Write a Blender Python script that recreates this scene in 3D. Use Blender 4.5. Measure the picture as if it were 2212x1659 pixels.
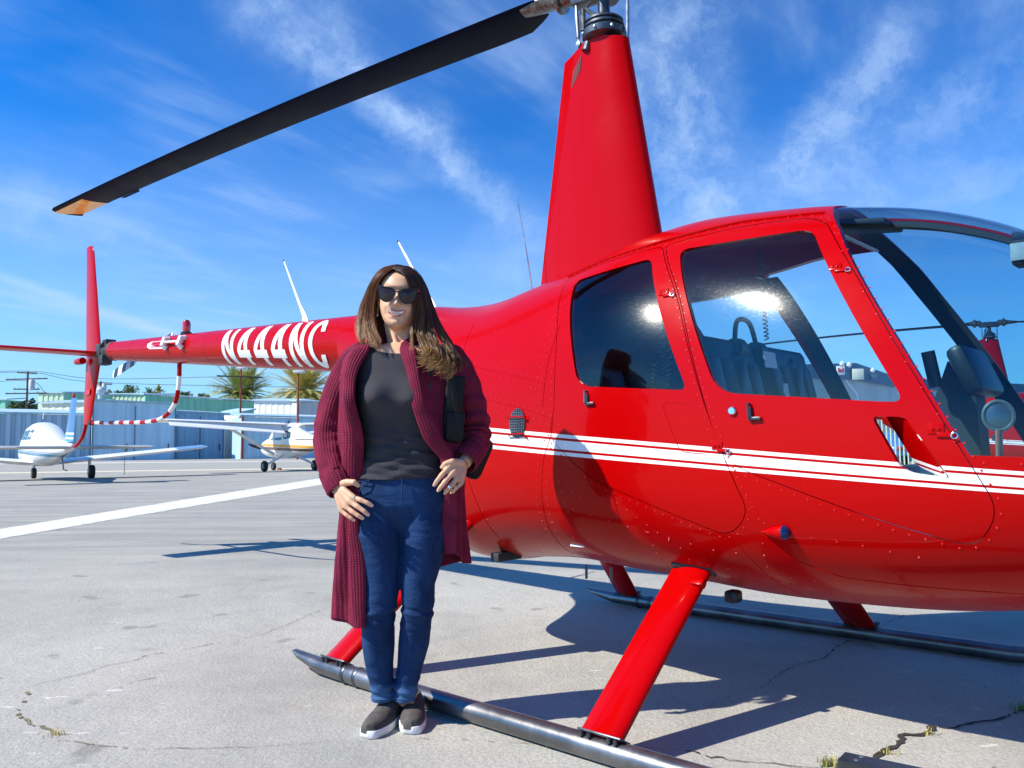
import bpy, bmesh, math, random
import numpy as np
from mathutils import Vector, Matrix, Euler

random.seed(4)
rng = np.random.default_rng(7)
for _o in list(bpy.data.objects):
    bpy.data.objects.remove(_o, do_unlink=True)
scene = bpy.context.scene
COL = scene.collection
R = math.radians

# ------------------------------------------------------------------ camera
CAM_H, PITCH, ROLL, FPX = 0.959, R(4.43), R(-0.59), 1790.0 / 2212.0
cam_data = bpy.data.cameras.new('camera')
cam_data.sensor_fit = 'HORIZONTAL'
cam_data.sensor_width = 36.0
cam_data.lens = 36.0 * FPX
cam_data.clip_start = 0.05
cam_data.clip_end = 6000.0
cam = bpy.data.objects.new('camera', cam_data)
COL.objects.link(cam)
_P = np.array([[1, 0, 0], [0, math.cos(PITCH), math.sin(PITCH)], [0, -math.sin(PITCH), math.cos(PITCH)]])
_Q = np.array([[math.cos(ROLL), 0, math.sin(ROLL)], [0, 1, 0], [-math.sin(ROLL), 0, math.cos(ROLL)]])
_M = _Q @ _P                      # world -> (right, forward, up)
_r, _f, _u = _M[0], _M[1], _M[2]
cam.matrix_world = Matrix(((_r[0], _u[0], -_f[0], 0), (_r[1], _u[1], -_f[1], 0),
                           (_r[2], _u[2], -_f[2], CAM_H), (0, 0, 0, 1)))
scene.camera = cam

# ------------------------------------------------------------------ light
SUN_EL, SUN_AZ = R(44.5), R(17.5)          # height; direction of travel measured from +X towards +Y
sun_travel = Vector((math.cos(SUN_EL) * math.cos(SUN_AZ), math.cos(SUN_EL) * math.sin(SUN_AZ), -math.sin(SUN_EL)))
sd = bpy.data.lights.new('sun', 'SUN')
sd.energy = 5.0
sd.angle = R(0.53)
sd.color = (1.0, 0.93, 0.80)
sun = bpy.data.objects.new('sun', sd)
COL.objects.link(sun)
sun.rotation_euler = sun_travel.to_track_quat('-Z', 'Y').to_euler()
sun.location = (-30, -15, 40)

scene.view_settings.view_transform = 'Standard'
scene.view_settings.look = 'None'
scene.view_settings.exposure = 0.54
scene.view_settings.gamma = 1.0
scene.view_settings.use_curve_mapping = False
scene.cycles.use_denoising = True
scene.cycles.max_bounces = 8
scene.cycles.transparent_max_bounces = 16
scene.cycles.sample_clamp_indirect = 6.0
scene.cycles.caustics_reflective = False
scene.cycles.caustics_refractive = False

# ------------------------------------------------------------------ node helper
class NT:
    def __init__(self, tree):
        self.t = tree
    def n(self, kind, **kw):
        nd = self.t.nodes.new(kind)
        ins = kw.pop('ins', {})
        for k, v in kw.items():
            setattr(nd, k, v)
        for k, v in ins.items():
            self.set(nd, k, v)
        return nd
    def set(self, nd, k, v):
        s = nd.inputs[k]
        if isinstance(v, bpy.types.NodeSocket):
            self.t.links.new(v, s)
        else:
            s.default_value = v
    def math(self, op, a, b=None, c=None, clamp=False):
        nd = self.n('ShaderNodeMath', operation=op, use_clamp=clamp)
        for i, v in enumerate((a, b, c)):
            if v is not None:
                self.set(nd, i, v)
        return nd.outputs[0]
    def vmath(self, op, a, b=None, out=0):
        nd = self.n('ShaderNodeVectorMath', operation=op)
        self.set(nd, 0, a)
        if b is not None:
            if op == 'SCALE':
                self.set(nd, 3, b)
            else:
                self.set(nd, 1, b)
        return nd.outputs[out]
    def mix(self, f, a, b):
        nd = self.n('ShaderNodeMix', data_type='RGBA')
        self.set(nd, 0, f)
        self.set(nd, 6, a)
        self.set(nd, 7, b)
        return nd.outputs[2]
    def ramp(self, f, lo, hi):
        nd = self.n('ShaderNodeMapRange', interpolation_type='SMOOTHSTEP')
        self.set(nd, 0, f)
        nd.inputs[1].default_value = lo
        nd.inputs[2].default_value = hi
        return nd.outputs[0]
    def noise(self, vec, scale, detail=3.0, rough=0.55, out='Fac', dist=0.0):
        nd = self.n('ShaderNodeTexNoise', ins={'Scale': scale, 'Detail': detail, 'Roughness': rough, 'Distortion': dist})
        if vec is not None:
            self.set(nd, 'Vector', vec)
        return nd.outputs[out]

def c4(c):
    return (c[0], c[1], c[2], 1.0)

# ------------------------------------------------------------------ sky
world = bpy.data.worlds.new('World')
scene.world = world
world.use_nodes = True
w = NT(world.node_tree)
world.node_tree.nodes.clear()
out = w.n('ShaderNodeOutputWorld')
bg = w.n('ShaderNodeBackground')
bg.inputs['Strength'].default_value = 0.08
world.node_tree.links.new(bg.outputs[0], out.inputs[0])
sky = w.n('ShaderNodeTexSky', sky_type='NISHITA')
sky.sun_disc = False
sky.sun_elevation = SUN_EL
sky.sun_rotation = math.atan2(-sun_travel.x, -sun_travel.y)
sky.altitude = 0
sky.air_density = 1.0
sky.dust_density = 0.6
sky.ozone_density = 2.5
tc = w.n('ShaderNodeTexCoord')
dirv = w.vmath('NORMALIZE', tc.outputs['Generated'])
sep = w.n('ShaderNodeSeparateXYZ', ins={0: dirv})
SKY_GRADE = {'gamma': 1.45, 'gain': 0.30, 'sat': 1.12}
sk = w.n('ShaderNodeGamma', ins={'Color': sky.outputs[0], 'Gamma': SKY_GRADE['gamma']}).outputs[0]
sk = w.vmath('SCALE', sk, SKY_GRADE['gain'])
sk = w.vmath('MULTIPLY', sk, (0.27, 1.80, 3.0))
hs = w.n('ShaderNodeHueSaturation', ins={'Saturation': SKY_GRADE['sat'], 'Color': sk})
skc = hs.outputs[0]
# cirrus: a drifting field of fibres plus the long streaks, all in directions of the dome
nz = w.noise(dirv, 3.2, 2.0, 0.5, 'Color')
nz2 = w.noise(dirv, 12.0, 6.0, 0.68, 'Color')
warp = w.vmath('SCALE', w.vmath('SUBTRACT', nz, (0.5, 0.5, 0.5)), 0.13)
warp2 = w.vmath('SCALE', w.vmath('SUBTRACT', nz2, (0.5, 0.5, 0.5)), 0.085)
dw = w.vmath('ADD', w.vmath('ADD', dirv, warp), warp2)
zc = w.math('MAXIMUM', sep.outputs[2], 0.06)
proj = w.vmath('DIVIDE', dirv, w.n('ShaderNodeCombineXYZ', ins={0: zc, 1: zc, 2: zc}).outputs[0])
rot = w.n('ShaderNodeVectorRotate', rotation_type='Z_AXIS', ins={'Vector': proj, 'Angle': R(-62)}).outputs[0]
st = w.vmath('MULTIPLY', rot, (0.55, 2.1, 1.0))
fib = w.noise(st, 1.6, 5.0, 0.6, 'Fac', 0.0)
fib = w.ramp(fib, 0.40, 0.82)
brd = w.ramp(w.noise(proj, 0.8, 4.0, 0.55), 0.36, 0.70)
cl = w.math('MULTIPLY', w.math('MULTIPLY', fib, brd), 0.55)

def sph(az, el):
    return Vector((math.sin(az) * math.cos(el), math.cos(az) * math.cos(el), math.sin(el)))

def streak(a, b, width, gain, breakup=0.5, wv=None):
    p, q = sph(R(a[0]), R(a[1])), sph(R(b[0]), R(b[1]))
    nrm = p.cross(q).normalized()
    src = wv if wv is not None else dw
    dist = w.vmath('DOT_PRODUCT', src, tuple(nrm), out=1)
    x = w.math('DIVIDE', dist, R(width))
    g = w.math('POWER', 2.718, w.math('MULTIPLY', w.math('MULTIPLY', x, x), -1.0))
    ax = (q - p)
    L = ax.length
    ax.normalize()
    t = w.vmath('DOT_PRODUCT', w.vmath('SUBTRACT', src, tuple(p)), tuple(ax), out=1)
    e = w.math('MULTIPLY', w.ramp(t, -0.06, 0.06), w.math('SUBTRACT', 1.0, w.ramp(t, L - 0.05, L + 0.08)))
    br = w.math('ADD', 1.0 - breakup, w.math('MULTIPLY', fib2, breakup * 1.6))
    return w.math('MULTIPLY', w.math('MULTIPLY', w.math('MULTIPLY', g, e), br), gain)

fib2 = w.ramp(w.noise(w.vmath('ADD', dirv, warp2), 17.0, 6.0, 0.66, 'Fac', 0.0), 0.32, 0.70)
dsm = w.vmath('ADD', dirv, w.vmath('SCALE', warp2, 0.12))
streaks = [
    streak((-18.0, 29.3), (-11.6, 24.9), 2.2, 0.55, 0.6),
    streak((-11.6, 24.9), (-6.6, 20.6), 1.3, 0.45, 0.6),
    streak((-7.2, 21.1), (0.2, 15.2), 1.5, 0.5, 0.6),
    streak((11.6, 30.2), (11.1, 21.9), 3.0, 0.5, 0.7),
    streak((11.1, 21.9), (13.9, 13.7), 2.6, 0.5, 0.7),
    streak((24.8, 23.7), (18.6, 17.4), 1.5, 0.4, 0.7),
    streak((26.6, 26.9), (24.6, 24.5), 1.3, 0.4, 0.6),
    streak((33.6, 21.1), (21.2, 18.6), 2.6, 0.3, 0.7),
    streak((12.8, 17.4), (33.3, 15.3), 1.8, 0.3, 0.6),
    streak((-33.6, 16.2), (-24.5, 13.2), 2.2, 0.3, 0.6),
    streak((-3.3, 13.0), (3.1, 12.9), 1.8, 0.25, 0.6),
    streak((-33.4, 10.7), (-22.5, 7.6), 0.32, 0.6, 0.2, dsm),
    streak((-33.4, 9.8), (-27.0, 8.5), 0.35, 0.5, 0.2, dsm),
    streak((-27.0, 8.5), (-21.1, 7.0), 0.3, 0.35, 0.3, dsm),
    streak((-25.3, 14.0), (-21.5, 12.5), 0.4, 0.3, 0.3, dsm),
]
tot = cl
for s_ in streaks:
    tot = w.math('ADD', tot, s_)
tot = w.math('MINIMUM', w.math('ADD', w.math('MULTIPLY', tot, 0.80), w.math('MULTIPLY', brd, 0.09)), 0.8)
low = w.math('MULTIPLY', w.math('SUBTRACT', 1.0, w.ramp(sep.outputs[2], -0.02, 0.42)), 0.55)
skl = w.mix(low, skc, (6.4, 7.9, 9.4, 1.0))
skf = w.mix(tot, skl, (4.7, 6.6, 9.6, 1.0))
world.node_tree.links.new(skf, bg.inputs['Color'])

# ------------------------------------------------------------------ materials
MATS = {}
def mat(name, base=(0.5, 0.5, 0.5), rough=0.5, metal=0.0, coat=0.0, spec=0.5, bump=None, var=None, emit=None):
    """plain principled material with optional grain: var=(scale, amount), bump=(scale, strength)"""
    if name in MATS:
        return MATS[name]
    m = bpy.data.materials.new(name)
    m.use_nodes = True
    t = NT(m.node_tree)
    b = m.node_tree.nodes['Principled BSDF']
    b.inputs['Base Color'].default_value = c4(base)
    b.inputs['Roughness'].default_value = rough
    b.inputs['Metallic'].default_value = metal
    b.inputs['Specular IOR Level'].default_value = spec
    if coat:
        b.inputs['Coat Weight'].default_value = coat
        b.inputs['Coat Roughness'].default_value = 0.03
    tcn = t.n('ShaderNodeTexCoord').outputs['Object']
    if var:
        f = t.noise(tcn, var[0], 4.0, 0.6)
        f = t.ramp(f, 0.3, 0.7)
        a = tuple(min(1, x * (1 - var[1])) for x in base)
        c = tuple(min(1, x * (1 + var[1])) for x in base)
        t.set(b, 'Base Color', t.mix(f, c4(a), c4(c)))
        t.set(b, 'Roughness', t.math('ADD', rough - 0.05, t.math('MULTIPLY', f, 0.12)))
    if bump:
        bn = t.n('ShaderNodeBump', ins={'Strength': bump[1], 'Distance': 0.004, 'Height': t.noise(tcn, bump[0], 3.0)})
        t.set(b, 'Normal', bn.outputs[0])
    MATS[name] = m
    return m

def red_paint(name, striped):
    m = bpy.data.materials.new(name)
    m.use_nodes = True
    t = NT(m.node_tree)
    b = m.node_tree.nodes['Principled BSDF']
    tcn = t.n('ShaderNodeTexCoord').outputs['Object']
    red = (0.40, 0.0004, 0.0006, 1)
    dirt = t.ramp(t.noise(tcn, 5.0, 5.0, 0.6), 0.35, 0.75)
    colr = t.mix(t.math('MULTIPLY', dirt, 0.10), red, (0.40, 0.002, 0.004, 1))
    rough = t.math('ADD', 0.20, t.math('MULTIPLY', dirt, 0.10))
    if striped:
        s = t.n('ShaderNodeSeparateXYZ', ins={0: tcn})
        x, z = s.outputs[0], s.outputs[2]
        top = t.math('SUBTRACT', 1.0295, t.math('MULTIPLY', x, 0.0835))
        sc = t.math('SUBTRACT', 1.035, t.math('MULTIPLY', x, 0.172))
        e = t.math('DIVIDE', t.math('SUBTRACT', top, z), sc)
        tot_ = None
        for a, c in ((0.0, 0.014), (0.024, 0.059), (0.069, 0.083)):
            k = t.math('MULTIPLY', t.math('GREATER_THAN', e, a), t.math('LESS_THAN', e, c))
            tot_ = k if tot_ is None else t.math('ADD', tot_, k)
        colr = t.mix(tot_, colr, (0.80, 0.80, 0.80, 1))
        # road film low on the belly
        film = t.math('MULTIPLY', t.math('SUBTRACT', 1.0, t.ramp(z, 0.42, 0.56)), t.math('MULTIPLY', t.noise(tcn, 9.0, 5.0, 0.65), 0.75))
        colr = t.mix(film, colr, (0.25, 0.16, 0.13, 1))
        rough = t.math('ADD', rough, t.math('MULTIPLY', film, 0.35))
    t.set(b, 'Base Color', colr)
    t.set(b, 'Roughness', rough)
    b.inputs['Specular IOR Level'].default_value = 0.06
    b.inputs['Coat Weight'].default_value = 0.15
    b.inputs['Coat Roughness'].default_value = 0.035
    wav = t.n('ShaderNodeBump', ins={'Strength': 0.05, 'Distance': 0.02, 'Height': t.noise(tcn, 4.5, 2.0)})
    t.set(b, 'Normal', wav.outputs[0])
    t.set(b, 'Coat Normal', wav.outputs[0])
    MATS[name] = m
    return m

def glass_mat(name, tint, haze=0.07):
    m = bpy.data.materials.new(name)
    m.use_nodes = True
    nt = m.node_tree
    nt.nodes.clear()
    t = NT(nt)
    o = t.n('ShaderNodeOutputMaterial')
    tr = t.n('ShaderNodeBsdfTransparent', ins={'Color': c4(tint)})
    tcn = t.n('ShaderNodeTexCoord').outputs['Object']
    gl = t.n('ShaderNodeBsdfGlossy', ins={'Roughness': 0.012})
    sc = t.vmath('MULTIPLY', tcn, (9.0, 9.0, 26.0))
    scr = t.ramp(t.noise(sc, 9.0, 6.0, 0.75), 0.50, 0.85)
    g2 = t.n('ShaderNodeBsdfGlossy', ins={'Roughness': 0.17, 'Color': (1, 1, 1, 1)})
    gm = t.n('ShaderNodeNewGeometry')
    fr = t.n('ShaderNodeFresnel', ins={'IOR': 1.45})
    mx = t.n('ShaderNodeMixShader', ins={0: t.math('MULTIPLY', fr.outputs[0], t.math('MULTIPLY', t.math('SUBTRACT', 1.0, gm.outputs['Backfacing']), 1.2), clamp=True), 1: tr.outputs[0], 2: gl.outputs[0]})
    mx2 = t.n('ShaderNodeMixShader', ins={0: t.math('MULTIPLY', t.math('ADD', 0.15, scr), t.math('MULTIPLY', t.math('SUBTRACT', 1.0, gm.outputs['Backfacing']), haze)), 1: mx.outputs[0], 2: g2.outputs[0]})
    nt.links.new(mx2.outputs[0], o.inputs[0])
    MATS[name] = m
    return m

red_paint('red_paint', False)
red_paint('red_paint_striped', True)
glass_mat('window_glass', (0.80, 0.89, 0.92))
glass_mat('windshield_glass', (0.72, 0.85, 0.90), 0.02)
mat('white_paint', (0.80, 0.80, 0.79), 0.3, coat=0.3)
mat('plane_white', (0.78, 0.78, 0.77), 0.35, coat=0.3, var=(2.0, 0.04))
mat('black_plastic', (0.012, 0.013, 0.016), 0.4)
mat('black_rubber', (0.015, 0.015, 0.016), 0.7, var=(20, 0.3))
mat('dark_blade', (0.002, 0.005, 0.017), 0.45, spec=0.05, var=(3.0, 0.25))
mat('steel', (0.42, 0.43, 0.45), 0.33, metal=0.9, var=(14, 0.2))
mat('dark_steel', (0.10, 0.11, 0.125), 0.38, metal=0.85, var=(10, 0.3))
mat('skid_metal', (0.20, 0.20, 0.21), 0.36, metal=0.9, var=(7, 0.25), bump=(60, 0.08))
mat('grease_metal', (0.16, 0.145, 0.13), 0.35, metal=0.8, var=(30, 0.5))
mat('headliner', (0.50, 0.52, 0.54), 0.9, var=(60, 0.1))
mat('interior_dark', (0.03, 0.033, 0.04), 0.7, var=(8, 0.2))
mat('seat_leather', (0.030, 0.032, 0.037), 0.42, bump=(90, 0.15), var=(6, 0.25))
mat('amber_tip', (0.92, 0.40, 0.02), 0.25, coat=0.5, var=(9, 0.15))
mat('chrome', (0.8, 0.8, 0.82), 0.12, metal=1.0)
mat('paper', (0.75, 0.76, 0.78), 0.7)
mat('red_lens', (0.5, 0.01, 0.01), 0.12, coat=1.0)
mat('blue_lens', (0.002, 0.018, 0.08), 0.12, spec=0.3)
mat('rivet_red', (0.55, 0.006, 0.008), 0.28, coat=0.35, spec=0.5)
mat('sign_red', (0.6, 0.02, 0.03), 0.4)

# ------------------------------------------------------------------ mesh helpers
class MB:
    """collects verts / faces and links them as ONE mesh object"""
    def __init__(self):
        self.v, self.f, self.mi = [], [], []
    def add(self, verts, faces, mi=0):
        k = len(self.v)
        self.v += [tuple(map(float, p)) for p in verts]
        self.f += [tuple(k + i for i in f) for f in faces]
        self.mi += [mi] * len(faces)
        return self
    def box(self, c, s, rot=None, bev=0.0, mi=0):
        sx, sy, sz = s[0] / 2, s[1] / 2, s[2] / 2
        if bev <= 0:
            vs = [(x, y, z) for x in (-sx, sx) for y in (-sy, sy) for z in (-sz, sz)]
            fs = [(0, 1, 3, 2), (4, 6, 7, 5), (0, 4, 5, 1), (2, 3, 7, 6), (0, 2, 6, 4), (1, 5, 7, 3)]
        else:
            b = min(bev, sx * .9, sy * .9, sz * .9)
            bm = bmesh.new()
            bmesh.ops.create_cube(bm, size=1.0)
            for vv in bm.verts:
                vv.co = Vector((vv.co.x * 2 * sx, vv.co.y * 2 * sy, vv.co.z * 2 * sz))
            bmesh.ops.bevel(bm, geom=list(bm.edges), offset=b, segments=2, profile=0.5, affect='EDGES')
            bm.verts.index_update()
            vs = [tuple(vv.co) for vv in bm.verts]
            fs = [tuple(vv.index for vv in ff.verts) for ff in bm.faces]
            bm.free()
        if rot is not None:
            vs = [tuple(rot @ Vector(p)) for p in vs]
        vs = [(p[0] + c[0], p[1] + c[1], p[2] + c[2]) for p in vs]
        return self.add(vs, fs, mi)
    def loft(self, rings, closed=True, cap=True, mi=0):
        n = len(rings[0])
        vs = [p for r in rings for p in r]
        fs = []
        m = n if closed else n - 1
        for i in range(len(rings) - 1):
            for j in range(m):
                a, b = i * n + j, i * n + (j + 1) % n
                fs.append((a, b, b + n, a + n))
        if cap and closed:
            fs.append(tuple(range(n - 1, -1, -1)))
            fs.append(tuple(range((len(rings) - 1) * n, len(rings) * n)))
        return self.add(vs, fs, mi)
    def tube(self, path, rad, n=10, flat=None, cap=True, mi=0, up=(0, 0, 1)):
        """rad: number or list; flat=(a,b) scales the section along side / normal"""
        P = [Vector(p) for p in path]
        rad = rad if hasattr(rad, '__len__') else [rad] * len(P)
        rings = []
        prev = None
        for i, p in enumerate(P):
            a = P[max(0, i - 1)]
            b = P[min(len(P) - 1, i + 1)]
            t = (b - a)
            t = t.normalized() if t.length > 1e-9 else Vector((0, 0, 1))
            if prev is None:
                u = Vector(up)
                if abs(u.dot(t)) > .95:
                    u = Vector((1, 0, 0))
                s = t.cross(u).normalized()
            else:
                s = (prev - t * prev.dot(t))
                s = s.normalized() if s.length > 1e-6 else t.orthogonal().normalized()
            prev = s
            q = s.cross(t).normalized()
            fa, fb = (flat[i] if flat and hasattr(flat[0], '__len__') else flat) if flat else (1, 1)
            rings.append([tuple(p + s * (math.cos(2 * math.pi * k / n) * rad[i] * fa) + q * (math.sin(2 * math.pi * k / n) * rad[i] * fb)) for k in range(n)])
        return self.loft(rings, True, cap, mi)
    def lathe(self, prof, c, axis='Z', n=20, mi=0):
        rings = []
        for r, h_ in prof:
            ring = []
            for k in range(n):
                a = 2 * math.pi * k / n
                x, y = r * math.cos(a), r * math.sin(a)
                p = {'Z': (x, y, h_), 'Y': (x, h_, y), 'X': (h_, x, y)}[axis]
                ring.append((p[0] + c[0], p[1] + c[1], p[2] + c[2]))
            rings.append(ring)
        return self.loft(rings, True, True, mi)
    def prism(self, poly, y0, y1, plane='xz', mi=0):
        n = len(poly)
        if plane == 'xz':
            vs = [(a, y0, b) for a, b in poly] + [(a, y1, b) for a, b in poly]
        elif plane == 'xy':
            vs = [(a, b, y0) for a, b in poly] + [(a, b, y1) for a, b in poly]
        else:
            vs = [(y0, a, b) for a, b in poly] + [(y1, a, b) for a, b in poly]
        fs = [tuple(range(n)), tuple(range(2 * n - 1, n - 1, -1))]
        fs += [(i, i + n, (i + 1) % n + n, (i + 1) % n) for i in range(n)]
        return self.add(vs, fs, mi)
    def mesh(self, name, mats, smooth=35.0, fix=True):
        me = bpy.data.meshes.new(name)
        me.from_pydata(self.v, [], self.f)
        for m in (mats if isinstance(mats, (list, tuple)) else [mats]):
            me.materials.append(MATS[m] if isinstance(m, str) else m)
        if self.mi and max(self.mi) > 0:
            me.polygons.foreach_set('material_index', self.mi)
        finish(me, smooth, fix)
        return me
    def build(self, name, mats, parent=None, smooth=35.0, loc=None, rot=None, fix=True):
        me = self.mesh(name, mats, smooth, fix)
        return link(name, me, parent, loc, rot)

def finish(me, smooth=35.0, fix=True):
    bm = bmesh.new()
    bm.from_mesh(me)
    if fix:
        bmesh.ops.recalc_face_normals(bm, faces=bm.faces)
    if smooth:
        lim = R(smooth)
        for f in bm.faces:
            f.smooth = True
        for e in bm.edges:
            e.smooth = not (len(e.link_faces) == 2 and e.calc_face_angle(0) > lim)
    bm.to_mesh(me)
    bm.free()
    me.update()

def link(name, data, parent=None, loc=None, rot=None):
    o = bpy.data.objects.new(name, data)
    COL.objects.link(o)
    if parent is not None:
        o.parent = parent
    if loc is not None:
        o.location = loc
    if rot is not None:
        o.rotation_euler = rot
    return o

def thing(name, label, cat, loc=(0, 0, 0), rz=0.0, group=None):
    o = bpy.data.objects.new(name, None)
    COL.objects.link(o)
    o.location = loc
    o.rotation_euler = (0, 0, rz)
    return tag(o, label, cat, group)

def tag(o, label, cat, group=None):
    o['label'] = label
    o['category'] = cat
    if group:
        o['group'] = group
    return o

def copy_tree(o, parent=None):
    c = o.copy()
    COL.objects.link(c)
    c.parent = parent
    for ch in [x for x in bpy.data.objects if x.parent == o]:
        copy_tree(ch, c)
    return c

def chaikin(poly, n=2, closed=True):
    P = [np.array(p, float) for p in poly]
    for _ in range(n):
        Q = []
        m = len(P) if closed else len(P) - 1
        if not closed:
            Q.append(P[0])
        for i in range(m):
            a, b = P[i], P[(i + 1) % len(P)]
            Q += [a * .75 + b * .25, a * .25 + b * .75]
        if not closed:
            Q.append(P[-1])
        P = Q
    return [tuple(p) for p in P]

def catmull(pts, n=8):
    P = [np.array(p, float) for p in pts]
    P = [2 * P[0] - P[1]] + P + [2 * P[-1] - P[-2]]
    o = []
    for i in range(1, len(P) - 2):
        for k in range(n):
            t = k / n
            a, b, c, d = P[i - 1], P[i], P[i + 1], P[i + 2]
            o.append(0.5 * (2 * b + (c - a) * t + (2 * a - 5 * b + 4 * c - d) * t * t + (3 * b - a - 3 * c + d) * t ** 3))
    o.append(P[-2])
    return [tuple(p) for p in o]

def roundpoly(poly, r, k=5):
    """rounds the corners of a 2-D polygon by radius r (number or list)"""
    n = len(poly)
    o = []
    for i in range(n):
        p0, p1, p2 = (Vector(poly[(i + j) % n]) for j in (-1, 0, 1))
        rr = r[i] if hasattr(r, '__len__') else r
        a, b = (p0 - p1), (p2 - p1)
        d = min(rr, a.length * .45, b.length * .45)
        s, e = p1 + a.normalized() * d, p1 + b.normalized() * d
        for j in range(k + 1):
            t = j / k
            o.append(tuple(s * (1 - t) ** 2 + p1 * 2 * t * (1 - t) + e * t * t))
    return o

def offset_poly(poly, d):
    """moves every edge of a polygon outward by d"""
    n = len(poly)
    A = sum(poly[i][0] * poly[(i + 1) % n][1] - poly[(i + 1) % n][0] * poly[i][1] for i in range(n))
    sg = 1 if A > 0 else -1
    o = []
    for i in range(n):
        p0, p1, p2 = (Vector(poly[(i + j) % n]) for j in (-1, 0, 1))
        e = (p2 - p0)
        if e.length < 1e-9:
            continue
        nrm = Vector((e.y, -e.x)).normalized() * sg
        o.append(tuple(p1 + nrm * d))
    return o

def boolean(me, cutter, op):
    a = bpy.data.objects.new('tmp_a', me)
    b = bpy.data.objects.new('tmp_b', cutter)
    COL.objects.link(a)
    COL.objects.link(b)
    md = a.modifiers.new('b', 'BOOLEAN')
    md.object = b
    md.operation = op
    md.solver = 'EXACT'
    dg = bpy.context.evaluated_depsgraph_get()
    dg.update()
    res = bpy.data.meshes.new_from_object(a.evaluated_get(dg))
    bpy.data.objects.remove(a, do_unlink=True)
    bpy.data.objects.remove(b, do_unlink=True)
    return res

def remesh(me, voxel, smooth_it=2):
    a = bpy.data.objects.new('tmp_r', me)
    COL.objects.link(a)
    md = a.modifiers.new('r', 'REMESH')
    md.mode = 'VOXEL'
    md.voxel_size = voxel
    if smooth_it:
        s = a.modifiers.new('s', 'SMOOTH')
        s.factor = 0.5
        s.iterations = smooth_it
    dg = bpy.context.evaluated_depsgraph_get()
    dg.update()
    res = bpy.data.meshes.new_from_object(a.evaluated_get(dg))
    bpy.data.objects.remove(a, do_unlink=True)
    for p in res.polygons:
        p.use_smooth = True
    return res
# ================================================================== HELICOPTER
HO = (0.46306746, 3.86022351, 0.0)
HRZ = R(-43.0)
ST = np.array([
(-1.90,.200,1.36,1.59,1.805,2.0,2.0),(-1.55,.255,1.12,1.50,1.785,2.0,2.1),(-1.20,.355,.78,1.35,1.765,2.0,2.4),
(-.90,.445,.475,1.18,1.725,2.0,2.5),(-.60,.525,.408,1.07,1.718,2.05,2.6),(-.30,.575,.442,1.00,1.758,2.15,2.6),
(.00,.615,.459,.96,1.80,2.3,2.6),(.30,.640,.440,.94,1.862,2.4,2.6),(.60,.648,.424,.93,1.892,2.45,2.6),
(.90,.648,.404,.92,1.872,2.45,2.6),(1.20,.640,.403,.92,1.832,2.4,2.6),(1.50,.615,.415,.90,1.756,2.3,2.5),
(1.75,.565,.446,.88,1.632,2.2,2.4),(1.95,.490,.475,.85,1.462,2.1,2.3),(2.12,.380,.515,.82,1.262,2.0,2.2),
(2.25,.240,.57,.79,1.06,2.0,2.0),(2.33,.06,.687,.78,.879,2.0,2.0)])

def hull(x):
    """half width, bottom, level of greatest width, top and the two roundness exponents of the cabin section at x"""
    xs = ST[:, 0]
    i = int(np.clip(np.searchsorted(xs, x) - 1, 0, len(xs) - 2))
    x0, x1 = xs[i], xs[i + 1]
    t = min(1, max(0, (x - x0) / (x1 - x0)))
    o = []
    for k in range(1, 7):
        y = ST[:, k]
        def m(j):
            if j == 0: return (y[1] - y[0]) / (xs[1] - xs[0])
            if j == len(xs) - 1: return (y[-1] - y[-2]) / (xs[-1] - xs[-2])
            return 0.5 * ((y[j] - y[j - 1]) / (xs[j] - xs[j - 1]) + (y[j + 1] - y[j]) / (xs[j + 1] - xs[j]))
        hh = x1 - x0
        o.append((2*t**3-3*t**2+1)*y[i]+(t**3-2*t**2+t)*hh*m(i)+(-2*t**3+3*t**2)*y[i+1]+(t**3-t**2)*hh*m(i+1))
    return o

def hull_ring(x, inset=0.0, n=96):
    w_, zb, zm, zt, pu, pl = hull(x)
    w_, zb, zt = max(.01, w_ - inset), min(zm - .01, zb + inset), max(zm + .01, zt - inset)
    L = []
    for k in range(n):
        a = 2 * math.pi * k / n
        c, s = math.cos(a), math.sin(a)
        q = pu if s >= 0 else pl
        L.append((x, math.copysign(w_ * abs(c) ** (2 / q), c), zm + (zt - zm if s >= 0 else zm - zb) * math.copysign(abs(s) ** (2 / q), s)))
    return L

def hull_y(x, z, off=0.0):
    """starboard skin at (x, z)"""
    w_, zb, zm, zt, pu, pl = hull(x)
    if z >= zm:
        v, q = (z - zm) / (zt - zm), pu
    else:
        v, q = (zm - z) / (zm - zb), pl
    return -(w_ * max(0.0, 1 - min(1, v) ** q) ** (1 / q) + off)

def hull_f(p):
    w_, zb, zm, zt, pu, pl = hull(min(2.329, max(-1.899, p[0])))
    if p[2] >= zm:
        return (abs(p[1]) / w_) ** pu + (max(0, p[2] - zm) / (zt - zm)) ** pu
    return (abs(p[1]) / w_) ** pl + (max(0, zm - p[2]) / (zm - zb)) ** pl

def hull_n(p, e=1e-3):
    g = []
    for k in range(3):
        a, b = list(p), list(p)
        a[k] += e
        b[k] -= e
        g.append(hull_f(a) - hull_f(b))
    return Vector(g).normalized()

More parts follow.
